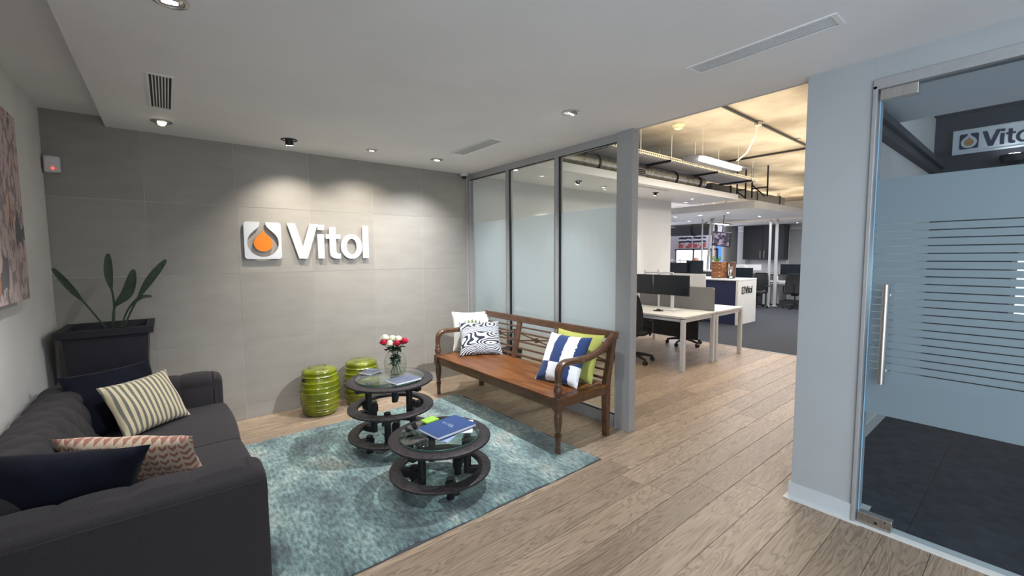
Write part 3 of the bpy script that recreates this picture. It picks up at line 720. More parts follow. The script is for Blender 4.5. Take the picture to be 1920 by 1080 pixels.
# ================================================================ CUSHIONS
def pillow(name, w, h, t, m, label, bl, br, tl, lift=0, group=None, sag=0, piping=False):
    bl, br, tl = Vector(bl), Vector(br), Vector(tl)
    X = (br-bl).normalized(); U = (tl-bl); U = (U-X*U.dot(X)).normalized(); Nn = X.cross(U)
    n = 22; mb = MB(); G = {}
    rnd = random.Random(hash(label) % 1000 if False else len(label)*7)
    ph = [rnd.uniform(0, 6) for _ in range(4)]
    for sd in (1, -1):
        for i in range(n+1):
            for j in range(n+1):
                u, v = 2*i/n-1, 2*j/n-1; edge = abs(u) > .999 or abs(v) > .999
                if edge and sd < 0: G[sd, i, j] = G[1, i, j]; continue
                k = max((1-u**2), 0)*max((1-v**2), 0)
                px = u*(1-.075*(1-v*v)); py = v*(1-.075*(1-u*u))
                z = sd*t/2*(k**.42)*(1+.05*math.sin(4*u+ph[0])*math.sin(3*v+ph[1]))
                wr = .004*math.sin(9*u+5*v+ph[2])*(1-abs(k-.3)) if not edge else 0
                G[sd, i, j] = mb.b.verts.new((px*w/2, py*h/2-sag*(1-abs(v))*u*u*0, z+wr*sd))
    for sd in (1, -1):
        for i in range(n):
            for j in range(n):
                q = (G[sd, i, j], G[sd, i+1, j], G[sd, i+1, j+1], G[sd, i, j+1])
                mb.b.faces.new(q if sd > 0 else q[::-1])
    o = mb.build(name, m, origin=(0, 0, 0)); smooth_angle(o, 80)
    c = bl+X*(br-bl).length/2+U*h/2+Vector((0, 0, lift))
    R = Matrix((X, U, Nn)).transposed().to_4x4(); o.matrix_world = Matrix.Translation(c) @ R
    return tag(o, label, 'cushion', group)
pillow('cushion', .52, .44, .15, M['c_navy'], 'large dark navy cushion behind the striped one on the sofa', (-.46, 3.66, .47), (-.03, 3.94, .47), (-.60, 3.82, .86))
pillow('cushion', .46, .375, .13, M['c_stripe'], 'cream cushion with grey stripes leaning on the sofa', (-.257, 3.521, .47), (.071, 3.825, .47), (-.412, 3.619, .79))
pillow('cushion', .66, .30, .13, M['c_chev'], 'peach chevron patterned long cushion near the sofa front arm', (-.42, 2.99, .48), (.13, 2.58, .48), (-.47, 2.91, .71))
pillow('cushion', .54, .42, .16, M['c_navy'], 'dark navy cushion against the front arm of the sofa', (-.70, 2.42, .53), (-.20, 2.45, .42), (-.68, 2.33, .86))
pillow('cushion', .48, .48, .13, M['c_leaf'], 'white cushion with green leaf print at back of bench', (2.60, 4.36, .475), (3.03, 4.14, .475), (2.70, 4.49, .91))
pillow('cushion', .49, .43, .15, M['c_zebra'], 'navy and white woodgrain print cushion on the bench', (2.51, 4.077, .475), (2.953, 3.834, .475), (2.64, 4.29, .83))
pillow('cushion', .46, .47, .14, M['c_block'], 'blue and white blocked cushion beside the bench armrest', (2.573, 2.86, .475), (2.639, 2.425, .475), (2.80, 2.95, .87))
pillow('cushion', .55, .45, .13, M['c_lime'], 'lime green cushion at the near end of the bench', (2.80, 2.97, .475), (2.83, 2.41, .475), (2.985, 2.99, .89))

# ================================================================ PLANTER
pl = thing('planter', (-.38, 4.56, 0), 'dark square tapered planter in the corner behind the sofa', 'planter')
def frustum(cx, cy, L):  # list of (half, z)
    mb = MB(); mb.skin([[mb.b.verts.new((cx+sx*h, cy+sy*h, z)) for sx, sy in ((-1, -1), (1, -1), (1, 1), (-1, 1))] for h, z in L]); return mb
frustum(-.375, 4.56, [(.165, 0), (.235, 1.03), (.265, 1.03), (.270, 1.085), (.22, 1.085), (.205, .99)]).build('pot', M['planter'], pl, bevel=.004)
frustum(-.375, 4.56, [(.19, 1.0), (.21, 1.035)]).build('soil', M['soil'], pl)
def blade(path, ws, m, name, parent, face=(0, -1, 0)):
    mb = MB(); pts = [Vector(p) for p in path]; fv = Vector(face); rs = []
    P = []; n = 16
    for i in range(n+1):
        s = i/n*(len(pts)-1); k = min(int(s), len(pts)-2); f = s-k
        a, b_, c, d = pts[max(k-1, 0)], pts[k], pts[k+1], pts[min(k+2, len(pts)-1)]
        P.append(.5*((2*b_)+(-a+c)*f+(2*a-5*b_+4*c-d)*f*f+(-a+3*b_-3*c+d)*f**3))
    for i, p in enumerate(P):
        d = (P[min(i+1, n)]-P[max(i-1, 0)]).normalized(); s_ = d.cross(fv).normalized(); nn = s_.cross(d)
        w = ws(i/n)
        rs.append([mb.b.verts.new(p+s_*w*a+nn*b_) for a, b_ in ((-1, .3*w), (0, -.0015), (1, .3*w), (0, .0035))])
    mb.skin(rs); return smooth_angle(mb.build(name, m, parent), 50)
lw = lambda wm, a=.5: (lambda s: .006+wm*max(math.sin(PI*max((s-a), 0)/(1-a)*.97+.02), 0)**.8 if s > a else .006+.002*s)
plant = thing('snake_plant', (-.36, 4.5, 1.03), 'few long upright green leaves growing from the tall planter', 'plant')
for pth, wf_ in [([(-.645, 4.5, 1.535), (-.56, 4.5, 1.38), (-.48, 4.5, 1.243), (-.372, 4.5, 1.03)][::-1], lw(.016, .45)),
                 ([(-.35, 4.5, 1.03), (-.335, 4.5, 1.273), (-.352, 4.5, 1.46), (-.348, 4.5, 1.64)], lw(.02, .5)),
                 ([(-.35, 4.48, 1.03), (-.335, 4.48, 1.218), (-.25, 4.47, 1.34), (-.205, 4.46, 1.517)], lw(.03, .38)),
                 ([(-.30, 4.5, 1.03), (-.225, 4.5, 1.222), (-.12, 4.49, 1.42), (-.005, 4.48, 1.59)], lw(.022, .45)),
                 ([(-.315, 4.46, 1.03), (-.255, 4.46, 1.205), (-.175, 4.45, 1.295), (-.108, 4.45, 1.30)], lw(.008, .4))]:
    blade(pth, wf_, M['leaf'], 'leaf', plant)

# ================================================================ GARDEN STOOLS
def stool(x, y, rz, label):
    t = thing('garden_stool', (x, y, 0), label, 'stool', rz, group='lime ceramic stools by the tiled wall')
    prof = [(.135, 0), (.150, .012)]
    base = [(.0, .150), (.05, .163), (.13, .182), (.235, .190), (.34, .182), (.42, .165)]
    def rad(z):
        for (a, ra), (b_, rb) in zip(base, base[1:]):
            if z <= b_: return ra+(rb-ra)*(z-a)/(b_-a)
        return .165
    z = .02
    ringsz = [.055, .075, .125, .175, .245, .295, .35, .405]
    while z < .445:
        r = rad(z)+max([.0075*math.exp(-((z-q)/.0045)**2) for q in ringsz]); prof.append((r, z)); z += .0035
    prof += [(.160, .450), (.152, .462), (.138, .470), (.02, .474)]
    smooth_angle(MB().lathe(prof, (x, y, 0), 48).build('drum', M['lime_glaze'], t), 60)
    for a in (200, 20):
        th = math.radians(a); d = Vector((math.cos(th), math.sin(th), 0)); s_ = Vector((-d.y, d.x, 0))
        c = Vector((x, y, .378)); mb = MB(); rs = [mb.ring(c+d*k, s_, Vector((0, 0, 1)), .026, 18, .017) for k in (.150, .1795)]
        mb.skin(rs).build('hand_hole', M['black'], t)
    for a in (0, 120, 240):
        th = math.radians(a+40); MB().cyl((x+.09*math.cos(th), y+.09*math.sin(th), .470), (x+.09*math.cos(th), y+.09*math.sin(th), .4738), .008, n=10).build('vent_hole', M['black'], t)
    return t
s1 = stool(1.16, 4.61, 0, 'lime green ceramic drum stool standing left, nearer the sofa')
s2 = dup(s1, (1.61, 4.66, 0), .9, 'lime green ceramic drum stool partly behind the tall round table')

# ================================================================ GEAR TABLES
def gear_table(cx, cy, levels, label, ztop, base, rot):
    t = thing('coffee_table', (cx, cy, 0), label, 'table')
    R, r_in = .345, .262
    for li, z in enumerate(levels):
        top = li == len(levels)-1
        ri = r_in if not top else .255
        mb = MB(); rs = []
        for rr, zz in ((R-.006, -.022), (R, -.018), (R, -.006), (R-.008, .0), (ri+.008, .004 if not top else 0), (ri, -.002), (ri, -.022)):
            rs.append(mb.ring(Vector((cx, cy, z+zz)), Vector((1, 0, 0)), Vector((0, 1, 0)), rr, 64))
        mb.skin(rs+[rs[0]], cap=False) if False else None
        n = 64
        for q in range(len(rs)):
            A, C = rs[q], rs[(q+1) % len(rs)]
            for i in range(n): mb.b.faces.new((A[i], A[(i+1) % n], C[(i+1) % n], C[i]))
        smooth_angle(mb.build('iron_ring', M['iron'], t), 40)
        zlo = base if li == 0 else levels[li-1]
        for k in range(3):
            th = rot+k*2*PI/3+li*1.05; d = Vector((math.cos(th), math.sin(th), 0)); c = Vector((cx, cy, 0))
            p = c+d*.185
            smooth_angle(MB().cyl((p.x, p.y, zlo+(0 if li == 0 else -.045)), (p.x, p.y, z-.004), .026, n=18).cyl((p.x, p.y, z-.085), (p.x, p.y, z-.03), .036, n=18).build('post', M['ironp'], t), 40)
            # bracket from ring to post
            a = c+d*.275; s_ = Vector((-d.y, d.x, 0)); mb = MB()
            m_ = Matrix.Translation(Vector((p.x, p.y, z-.055))) @ Matrix.Rotation(th, 4, 'Z')
            mb.box(0, .105, -.026, .026, -.022, .035, m_).build('bracket', M['ironp'], t, bevel=.006)
            if li > 0:
                m_ = Matrix.Translation(Vector((p.x, p.y, zlo-.02))) @ Matrix.Rotation(th, 4, 'Z')
                MB().box(0, .105, -.022, .022, -.03, .018, m_).build('bracket', M['ironp'], t, bevel=.006)
    smooth_angle(MB().lathe([(.268, ztop-.012), (.273, ztop-.010), (.273, ztop-.002), (.270, ztop)], (cx, cy, 0), 64).build('glass_top', M['tglass'], t), 40)
    gr = M['gedge']
    mb = MB(); rs = [mb.ring(Vector((cx, cy, z)), Vector((1, 0, 0)), Vector((0, 1, 0)), r, 64) for r, z in ((.2735, ztop-.011), (.2745, ztop-.0095), (.2745, ztop-.003), (.2735, ztop-.0015))]
    smooth_angle(mb.skin(rs, cap=False).build('glass_edge', gr, t), 40)
    return t
M['gedge'] = mat('green_glass_rim', (.05, .11, .10), .15, spec=.8)
RT = .018
T1 = (1.39, 3.34); T2 = (1.40, 2.54)
gear_table(*T1, [.16, .38, .60], 'taller round iron ring table with glass top holding the flowers', .616, RT, 1.0)
gear_table(*T2, [.16, .38], 'lower round iron ring table with glass top holding the blue book', .396, RT, .35)

# ---- books and magazines
def slab_book(name, label, cat, bl, br, tl, h, mcov, mpage, cover=True):
    bl, br, tl = map(Vector, (bl, br, tl)); X = (br-bl); w = X.length; X.normalize(); U = tl-bl; U = U-X*U.dot(X); d = U.length; U.normalize()
    rz = math.atan2(X.y, X.x); c = bl+X*w/2+U*d/2
    t = thing(name, c, label, cat, rz)
    if cover:
        MB().box(-w/2+.004, w/2-.004, -d/2+.004, d/2-.004, .003, h-.003).build('pages', mpage, t, world=False)
        MB().box(-w/2, w/2, -d/2, d/2, h-.003, h).build('cover', mcov, t, world=False, bevel=.001)
        MB().box(-w/2, w/2, -d/2, d/2, 0, .003).build('back_cover', mcov, t, world=False, bevel=.001)
        MB().box(-w/2, -w/2+.004, -d/2, d/2, .0, h).build('spine', mcov, t, world=False, bevel=.001)
    else:
        MB().box(-w/2, w/2, -d/2, d/2, 0, h).build('pages', mpage, t, world=False)
        MB().box(-w/2, w/2, -d/2, d/2, h, h+.0008).build('cover', mcov, t, world=False)
    return t, w, d, h
M['bookblue'] = mat('blue_book_cloth', (.014, .055, .19), .5, var=.1, scale=200)
M['cover1'] = mat('slate_blue_cover', (.05, .065, .12), .4, col2=(.17, .19, .27), scale=9, stretch=(1, 6, 1))
M['cover2'] = mat('blue_white_cover', (.10, .22, .55), .35, col2=(.55, .62, .72), scale=22, stretch=(1, 3, 1))
M['green'] = mat('lime_packet', (.32, .60, .06), .45, var=.25, scale=50)
Z2 = .3965; Z1 = .6165
bk, w, d, h = slab_book('notebook', 'blue hardback notebook lying on the lower glass table', 'book', (1.28, 2.64, Z2+.011), (1.31, 2.40, Z2+.011), (1.60, 2.73, Z2+.011), .022, M['bookblue'], M['paper'])
# small silver title strokes: VITOL and two short signs, read from the long side
GL5 = {'V': [((0, 7), (2.5, 0)), ((2.5, 0), (5, 7))], 'I': [((2.5, 0), (2.5, 7))], 'T': [((0, 7), (5, 7)), ((2.5, 7), (2.5, 0))], 'O': [((0, 0), (5, 0)), ((5, 0), (5, 7)), ((5, 7), (0, 7)), ((0, 7), (0, 0))], 'L': [((0, 7), (0, 0)), ((0, 0), (5, 0))]}
tb = MB(); sc = .0036; ox = -.066
for ch in 'VITOL':
    for (a, b_), (c, e) in GL5[ch]:
        p, q = Vector((ox+a*sc, b_*sc, h)), Vector((ox+c*sc, e*sc, h)); dd = (q-p).normalized(); nn = Vector((-dd.y, dd.x, 0))*.0011
        vs = [tb.b.verts.new(v) for v in (p-nn, q-nn, q+nn, p+nn)]; vt = [tb.b.verts.new(v.co+Vector((0, 0, .0008))) for v in vs]
        tb.skin([vs, vt])
    ox += 7.2*sc if ch != 'I' else 7.2*sc
tb.build('title_lettering', mat('silver_foil', (.75, .78, .85), .3, .3), bk, world=False)
slab_book('brochure', 'folded white and blue leaflet sticking out under the blue notebook', 'leaflet', (1.31, 2.44, Z2), (1.36, 2.36, Z2), (1.40, 2.52, Z2), .003, M['cover2'], M['paper'], False)
slab_book('brochure', 'wide white sheet under the notebook on the lower table', 'paper', (1.36, 2.52, Z2+.0045), (1.56, 2.38, Z2+.0045), (1.50, 2.70, Z2+.0045), .001, M['paper'], M['paper'], False)
slab_book('sticky_note_pad', 'lime green packet at the back edge of the blue notebook', 'notepad', (1.385, 2.80, Z2), (1.40, 2.72, Z2), (1.49, 2.82, Z2), .009, M['green'], M['green'], False)
slab_book('magazine', 'slate blue magazine on the tall table in front of the vase', 'magazine', (1.325, 3.06, Z1), (1.545, 3.09, Z1), (1.345, 3.225, Z1), .012, M['cover1'], M['paper'], False)
slab_book('magazine', 'grey blue magazine on the tall table at left of vase', 'magazine', (1.275, 3.465, Z1), (1.40, 3.53, Z1), (1.225, 3.585, Z1), .012, M['cover1'], M['paper'], False)
# ---- vase and roses
VX, VY = 1.445, 3.36
va = thing('vase', (VX, VY, Z1), 'clear glass vase of water holding roses on tall table', 'vase')
vp = [(.070, 0), (.078, .006), (.086, .04), (.092, .09), (.092, .12), (.083, .155), (.064, .185), (.047, .205), (.047, .215), (.051, .222)]
vi = [(r-.0035, z+(.008 if z == 0 else 0)) for r, z in vp][::-1]
smooth_angle(MB().lathe(vp+vi, (VX, VY, Z1), 40).build('vase_body', M['vglass'], va), 60)
smooth_angle(MB().lathe([(.066, .010), (.081, .04), (.086, .082)], (VX, VY, Z1), 32).build('water', M['water'], va), 60)
M['rred'] = mat('red_petal', (.55, .012, .045), .5, var=.35, scale=60)
M['rwhite'] = mat('cream_petal', (.82, .80, .62), .5, var=.15, scale=60)
M['dleaf'] = mat('dark_rose_leaf', (.018, .05, .014), .5, var=.4, scale=40)
def rose(hx, hy, hz, m, label, k, r=.030):
    t = thing('rose', (VX, VY, Z1+.01), label, 'flower')
    hp = Vector((hx, hy, hz)); base = Vector((VX+(VX-hx)*.55, VY+(VY-hy)*.55, Z1+.014)); neck = Vector((VX+(hx-VX)*.35, VY+(hy-VY)*.35, Z1+.20))
    rn = random.Random(k); mb = MB()
    for layer, (cnt, rr, op, hh) in enumerate(((3, .28, .10, .95), (4, .52, .25, .85), (5, .78, .45, .65), (6, 1.0, .75, .42))):
        for i in range(cnt):
            th = 2*PI*i/cnt+layer*.7+rn.random()*.3; half = PI/cnt*1.35; rows = []
            for a in range(4):
                f = a/3; row = []
                for b_ in range(5):
                    g_ = (b_/4*2-1); an = th+g_*half; R_ = r*rr*(.35+.65*math.sin(f*PI/2))*(1+.12*(f == 1)); zz = r*(-.6+1.5*f*hh)*(1-.12*g_*g_*f)
                    row.append(mb.b.verts.new(hp+Vector((math.cos(an)*R_, math.sin(an)*R_, zz))))
                rows.append(row)
            for a in range(3):
                for b_ in range(4): mb.b.faces.new((rows[a][b_], rows[a][b_+1], rows[a+1][b_+1], rows[a+1][b_]))
    bm_o = smooth_angle(mb.build('flower_head', m, t), 80); sl = bm_o.modifiers.new('thick', 'SOLIDIFY'); sl.thickness = .0012
    MB().tube([base, (base+neck)/2+Vector((rn.uniform(-.01, .01), rn.uniform(-.01, .01), 0)), neck, hp-Vector((0, 0, r*.5))], .0026, 6).build('stem', M['stem'], t)
    for q in range(12):
        f = rn.uniform(.40, .9); p = base.lerp(neck, f) if f < .75 else neck.lerp(hp-Vector((0, 0, .02)), (f-.75)*3.5)
        th = rn.random()*2*PI; L_ = rn.uniform(.04, .055); d = Vector((math.cos(th), math.sin(th), rn.uniform(-.5, .6))).normalized()
        rad = math.hypot(p.x-VX, p.y-VY); 
        if p.z < Z1+.2: L_ = min(L_, .045)
        blade([p, p+d*L_*.5+Vector((0, 0, .004)), p+d*L_*.8, p+d*L_], lambda s: .0005+.016*math.sin(PI*min(s+.02, 1))**.8, M['dleaf'], 'leaf', t, face=(0, 0.1, 1))
for i, (u, hz, m, dy) in enumerate([(-.088, .893, 'rred', 0), (-.066, .925, 'rwhite', .03), (-.045, .882, 'rwhite', -.02), (-.005, .915, 'rwhite', .03), (.005, .884, 'rred', -.03), (.035, .912, 'rwhite', .01), (.075, .896, 'rred', -.01), (.082, .888, 'rred', .04)]):
    lab = ['red rose at far left of the vase bouquet', 'cream rose topmost at the left of the bouquet', 'cream rose low in front of the bouquet', 'cream rose at the top centre of the bouquet', 'red rose front and centre of the bouquet', 'cream rose between the centre and right red ones', 'large red rose at the right of the bouquet', 'red rose rearmost at the right of the bouquet'][i]
    rose(VX+u*.90, VY-u*.4+dy, hz, M[m], lab, i, .035)

# ================================================================ BENCH
bn = thing('bench', (2.66, 3.35, 0), 'long brown wooden bench with turned legs and curved arms', 'bench')
BX0, BX1, BY0, BY1 = 2.335, 2.985, 2.335, 4.335
B(BX0, BX1, BY0, BY1, .452, .472).build('seat', M['teak'], bn, bevel=.005)
MB().box(BX0+.012, BX0+.045, BY0+.03, BY1-.03, .375, .452).build('front_apron', M['dteak'], bn, bevel=.003)
MB().box(BX1-.045, BX1-.01, BY0+.03, BY1-.03, .375, .452).build('rear_apron', M['dteak'], bn, bevel=.003)
for yy in (BY0+.01, BY1-.045): MB().box(BX0+.03, BX1-.02, yy, yy+.035, .385, .452).build('side_apron', M['dteak'], bn, bevel=.003)
legp = [(.021, .0175), (.023, .026), (.019, .06), (.023, .12), (.029, .155), (.018, .162), (.032, .170), (.018, .178), (.024, .20), (.033, .27), (.034, .32), (.027, .348), (.036, .356), (.036, .372)]
postp = [(.034, .472), (.036, .48), (.024, .489), (.034, .51), (.037, .53), (.030, .555), (.022, .566), (.032, .573), (.032, .582), (.024, .59), (.024, .62)]
for yy in (BY0+.032, BY1-.032):
    smooth_angle(MB().lathe(legp, (BX0+.032, yy, 0), 20).build('front_leg', M['dteak'], bn), 50)
    MB().box(BX0-.003, BX0+.067, yy-.035, yy+.035, .372, .474).build('corner_block', M['dteak'], bn, bevel=.003)
    smooth_angle(MB().lathe(postp, (BX0+.032, yy, 0), 20).build('arm_post', M['dteak'], bn), 50)
    X0 = BX0+.032
    pts = [(X0, .60), (X0+.001, .66), (X0+.012, .70), (X0+.045, .732), (X0+.10, .742), (X0+.22, .738), (X0+.36, .742), (X0+.48, .768), (X0+.58, .815), (X0+.66, .868), (X0+.70, .90)]
    sp_ = []
    for i in range(len(pts)-1):
        for k in range(4):
            f = k/4; a, b_, c, d = [Vector(pts[max(min(i+q, len(pts)-1), 0)]) for q in (-1, 0, 1, 2)]
            v = .5*((2*b_)+(-a+c)*f+(2*a-5*b_+4*c-d)*f*f+(-a+3*b_-3*c+d)*f**3); sp_.append((v.x, yy, v.y))
    sp_.append((pts[-1][0], yy, pts[-1][1]))
    # widening flat arm
    mb = MB(); rs = []
    for i, p in enumerate(sp_):
        p = Vector(p); q0, q1 = Vector(sp_[max(i-1, 0)]), Vector(sp_[min(i+1, len(sp_)-1)]); d = (q1-q0).normalized(); nn = Vector((-d.z, 0, d.x)); f = i/(len(sp_)-1)
        w_ = .024+.010*math.sin(PI*min(f*1.4, 1)); h_ = .021+.006*f
        rs.append([mb.b.verts.new(p+Vector((0, a*w_, 0))+nn*b_*h_) for a, b_ in ((-1, -.7), (-.7, -1), (.7, -1), (1, -.7), (1, .55), (.6, 1), (-.6, 1), (-1, .55))])
    mb.skin(rs); smooth_angle(mb.build('armrest', M['dteak'], bn), 50)
    # rear leg, raked above seat
    mb = MB(); rs = [[mb.b.verts.new((cx+sx*hw, yy+sy*.027, z)) for sx, sy in ((-1, -1), (1, -1), (1, 1), (-1, 1))] for cx, hw, z in ((2.965, .020, 0), (2.962, .030, .36), (2.962, .031, .46), (3.01, .024, .68), (3.065, .022, .915))]
    mb.skin(rs).build('rear_leg', M['dteak'], bn, bevel=.003)
xb = lambda z: 2.962+(z-.46)*(3.065-2.962)/(.915-.46)
def tilt_box(y0, y1, z0, z1, th=.018, dx=0):
    mb = MB(); vs = []
    rs = [[mb.b.verts.new((xb(z)+dx+sx*th/2, y, z)) for sx, y in ((-1, y0), (1, y0), (1, y1), (-1, y1))] for z in (z0, z1)]
    return mb.skin(rs)
tilt_box(BY0-.012, BY1+.012, .858, .925, .036).build('top_rail', M['dteak'], bn, bevel=.006)
tilt_box(BY0+.05, BY1-.05, .500, .522, .022).build('lower_rail', M['dteak'], bn, bevel=.002)
nb = 3; L3 = (BY1-BY0-.06)/nb
for k in range(1, nb): yy = BY0+.03+L3*k; tilt_box(yy-.036, yy+.036, .474, .86, .028).build('stile', M['dteak'], bn, bevel=.003)
for k in range(nb):
    a, b_ = BY0+.03+L3*k+.036, BY0+.03+L3*(k+1)-.036
    for z0, z1 in ((.800, .815), (.738, .754), (.645, .660), (.575, .592)): tilt_box(a, b_, z0, z1, .016).build('slat', M['dteak'], bn)
    m_ = (a+b_)/2
    # crossed carved bars with a round boss
    for sg in (1, -1):
        mb = MB(); za, zb = (.662, .737)[::sg]
        rs = [[mb.b.verts.new((xb(z)+sx*.006, y, z+dz)) for sx, dz in ((-1, -.006), (1, -.006), (1, .006), (-1, .006))] for y, z in ((a+.01, za), (m_, .70), (b_-.01, zb))]
        mb.skin(rs).build('carved_bar', M['dteak'], bn)
    MB().cyl((xb(.70)-.014, m_, .70), (xb(.70)+.010, m_, .70), .026, n=18).build('carved_boss', M['dteak'], bn)
B(xb(.775)-.026, xb(.775)-.024, 2.94, 3.06, .764, .784).build('paper_tag', M['paper'], bn)
bpy.data.objects['paper_tag']['label'] = 'small white sticker'

# ================================================================ OPEN OFFICE
def desk(x0, x1, y0, y1, label, z=.755, group=None):
    t = thing('desk', ((x0+x1)/2, (y0+y1)/2, 0), label, 'desk', group=group)
    B(x0, x1, y0, y1, z-.028, z).build('desk_top', M['white'], t, bevel=.002)
    MB().box(x0+.02, x1-.02, y0+.03, y0+.08, z-.085, z-.04).box(x0+.02, x1-.02, y1-.08, y1-.03, z-.085, z-.04).box(x0+.02, x0+.06, y0+.05, y1-.05, z-.075, z-.04).box(x1-.06, x1-.02, y0+.05, y1-.05, z-.075, z-.04).build('frame', M['whitem'], t)
    for x in (x0, x1-.055):
        for y in (y0+.005, y1-.06): B(x, x+.055, y, y+.055, .0, z-.04).build('leg', M['whitem'], t, bevel=.003)
    return t
dA = desk(5.40, 6.285, 3.0, 4.62, 'white desk nearest the opening with two black monitors')
dB = desk(6.325, 7.20, 3.0, 4.62, 'white desk back to back behind the grey divider screen')
B(6.24, 6.262, 3.25, 4.55, .30, .70).build('modesty_panel', M['black'], dA)
dv = MB().prism([(y, z) for y, z in rrect(3.04, 4.62, .62, 1.105, .03)], lambda y, z: Vector((6.292, y, z)), lambda y, z: Vector((6.318, y, z)))
tag(dv.build('desk_divider', M['greyfab']), 'grey fabric divider screen between the back to back desks', 'screen')
def monitor(x, y, zc, w, h, label, face=-1, back='screen', group=None, rz=0, stand=None, frame='black'):
    t = thing('monitor', (x, y, zc), label, 'monitor', rz, group)
    MB().box(-.012, .012, -w/2, w/2, -h/2, h/2).build('casing', M[frame], t, world=False, bevel=.003)
    MB().box(face*.0125-.0012, face*.0125+.0012, -w/2+.008, w/2-.008, -h/2+.012, h/2-.008).build('screen', M['screen'], t, world=False)
    if stand is not None:
        s_ = MB().box(-face*.012, -face*.05, -.04, .04, -.05, .05).box(-face*.035, -face*.065, -.022, .022, stand-zc+.01, .03).box(-.12, .10, -.13, .13, stand-zc, stand-zc+.012)
        s_.build('stand', M['whitem'], t, world=False, bevel=.002)
    return t
monitor(5.985, 3.56, 1.135, .60, .31, 'wide black monitor on the nearest desk, closer to the opening edge', stand=.757)
m2_ = monitor(5.975, 4.17, 1.135, .60, .31, 'black monitor on the nearest desk, half hidden by the partition post', stand=.757)
mw = monitor(6.62, 3.62, 1.16, .56, .26, 'pale backed monitor on the desk behind the grey divider', face=1, stand=.757, frame='whitem')
# white monitor arm tops
def arm(x, y, z, L, label, group=None):
    # label is the monitor that carries it
    t = label
    o = MB().box(x-.012, x+.012, y-L/2, y+L/2, z-.012, z+.012).cyl((x, y, .757), (x, y, z-.02), .014, n=10).build('monitor_arm', M['whitem'], t, bevel=.002)
    MB().cyl((x, y+L/2, z-.03), (x, y+L/2, z+.035), .022, n=14).build('joint', M['whitem'], o)
    MB().cyl((x, y, z-.02), (x, y, z+.05), .024, n=14).build('joint', M['whitem'], o)
    o['label'] = 'white folding arm'
    return o
arm(6.12, 3.85, 1.315, .5, m2_)
# mouse, mat, cable
tag(smooth_angle(MB().lathe([(.075, 0), (.075, .003)], (5.75, 3.62, .757), 24).build('mouse_mat', M['black'])), 'round black mat on the nearest white desk', 'mouse mat')
ms = MB(); G = []
for k in range(7):
    f = k/6; G.append(ms.ring(Vector((5.75-.05+.1*f, 3.62, .760+.012*math.sin(PI*f))), Vector((0, 1, 0)), Vector((0, 0, 1)), .003+.027*math.sin(PI*f), 12, .002+.016*math.sin(PI*f)))
tag(smooth_angle(ms.skin(G).build('computer_mouse', M['black'])), 'black computer mouse on the round mat', 'mouse')

M['mesh'] = mat('black_mesh_fabric', (.02, .02, .022), .85, var=.3, scale=300)
def chair(x, y, rz, label, group=None):
    t = thing('office_chair', (x, y, 0), label, 'chair', rz, group)
    w = dict(world=False)
    for k in range(5):
        th = 2*PI*k/5+.35; d = Vector((math.cos(th), math.sin(th), 0))
        lg = MB().tube([d*.03+Vector((0, 0, .115)), d*.16+Vector((0, 0, .10)), d*.29+Vector((0, 0, .075))], [.028, .022, .017], 8).build('base_arm', M['black'], t, **w)
        s_ = Vector((-d.y, d.x, 0)); c = d*.29+Vector((0, 0, .031))
        mb = MB().cyl(c-s_*.026, c-s_*.006, .030, n=14); mb.cyl(c+s_*.006, c+s_*.026, .030, n=14); mb.cyl(c+Vector((0, 0, .0)), c+Vector((0, 0, .05)), .012, n=8)
        smooth_angle(mb.build('caster', M['black'], lg, **w), 40)
    smooth_angle(MB().cyl((0, 0, .08), (0, 0, .22), .03, n=16).cyl((0, 0, .22), (0, 0, .40), .018, n=14).build('gas_column', M['black'], t, **w), 40)
    P = rrect(-.24, .24, -.24, .25, .09)
    MB().prism(P, lambda u, v: Vector((v, u, .43)), lambda u, v: Vector((v, u, .485))).build('seat', M['mesh'], t, bevel=.02, seg=3, **w)
    MB().box(-.12, .12, -.09, .09, .385, .43).build('tilt_mechanism', M['black'], t, bevel=.01, **w)
    # curved back with frame: at x = -.24
    mb = MB(); rows = []
    for i in range(9):
        f = i/8; z = .50+.52*f; xx = -.235-.06*f+.03*math.sin(PI*f); hw = .20-.03*f+.03*math.sin(PI*f); row = []
        for j in range(9):
            u = j/8*2-1; row.append((Vector((xx-.05*(1-u*u), u*hw, z))))
        rows.append(row)
    for off in (0,):
        V = [[mb.b.verts.new(p) for p in r] for r in rows]; V2 = [[mb.b.verts.new(p-Vector((.008, 0, 0))) for p in r] for r in rows]
    for i in range(8):
        for j in range(8):
            mb.b.faces.new((V[i][j], V[i][j+1], V[i+1][j+1], V[i+1][j])); mb.b.faces.new((V2[i][j], V2[i+1][j], V2[i+1][j+1], V2[i][j+1]))
    smooth_angle(mb.build('back_mesh', M['mesh'], t, **w), 80)
    ed = [rows[i][0] for i in range(9)]+[rows[8][j] for j in range(1, 9)]+[rows[i][8] for i in range(7, -1, -1)]
    smooth_angle(MB().tube(ed, .012, 8).build('back_frame', M['black'], t, **w), 60)
    MB().tube([(-.05, 0, .40), (-.20, 0, .40), (-.30, 0, .50), (-.325, 0, .75)], .018, 8).build('back_support', M['black'], t, **w)
    for sd in (-1, 1):
        MB().tube([(-.02, sd*.25, .42), (-.02, sd*.29, .50), (-.02, sd*.29, .64)], .014, 8).build('arm_post', M['black'], t, **w)
        MB().box(-.14, .13, sd*.29-.035, sd*.29+.035, .64, .665).build('armrest', M['black'], t, bevel=.012, **w)
    return t
c1 = chair(5.42, 3.82, .25, 'black mesh office chair at the nearest desk beside the post')
c2 = dup(c1, (7.12, 3.95, 0), PI-.3, 'black office chair whose base shows under the rear desk')
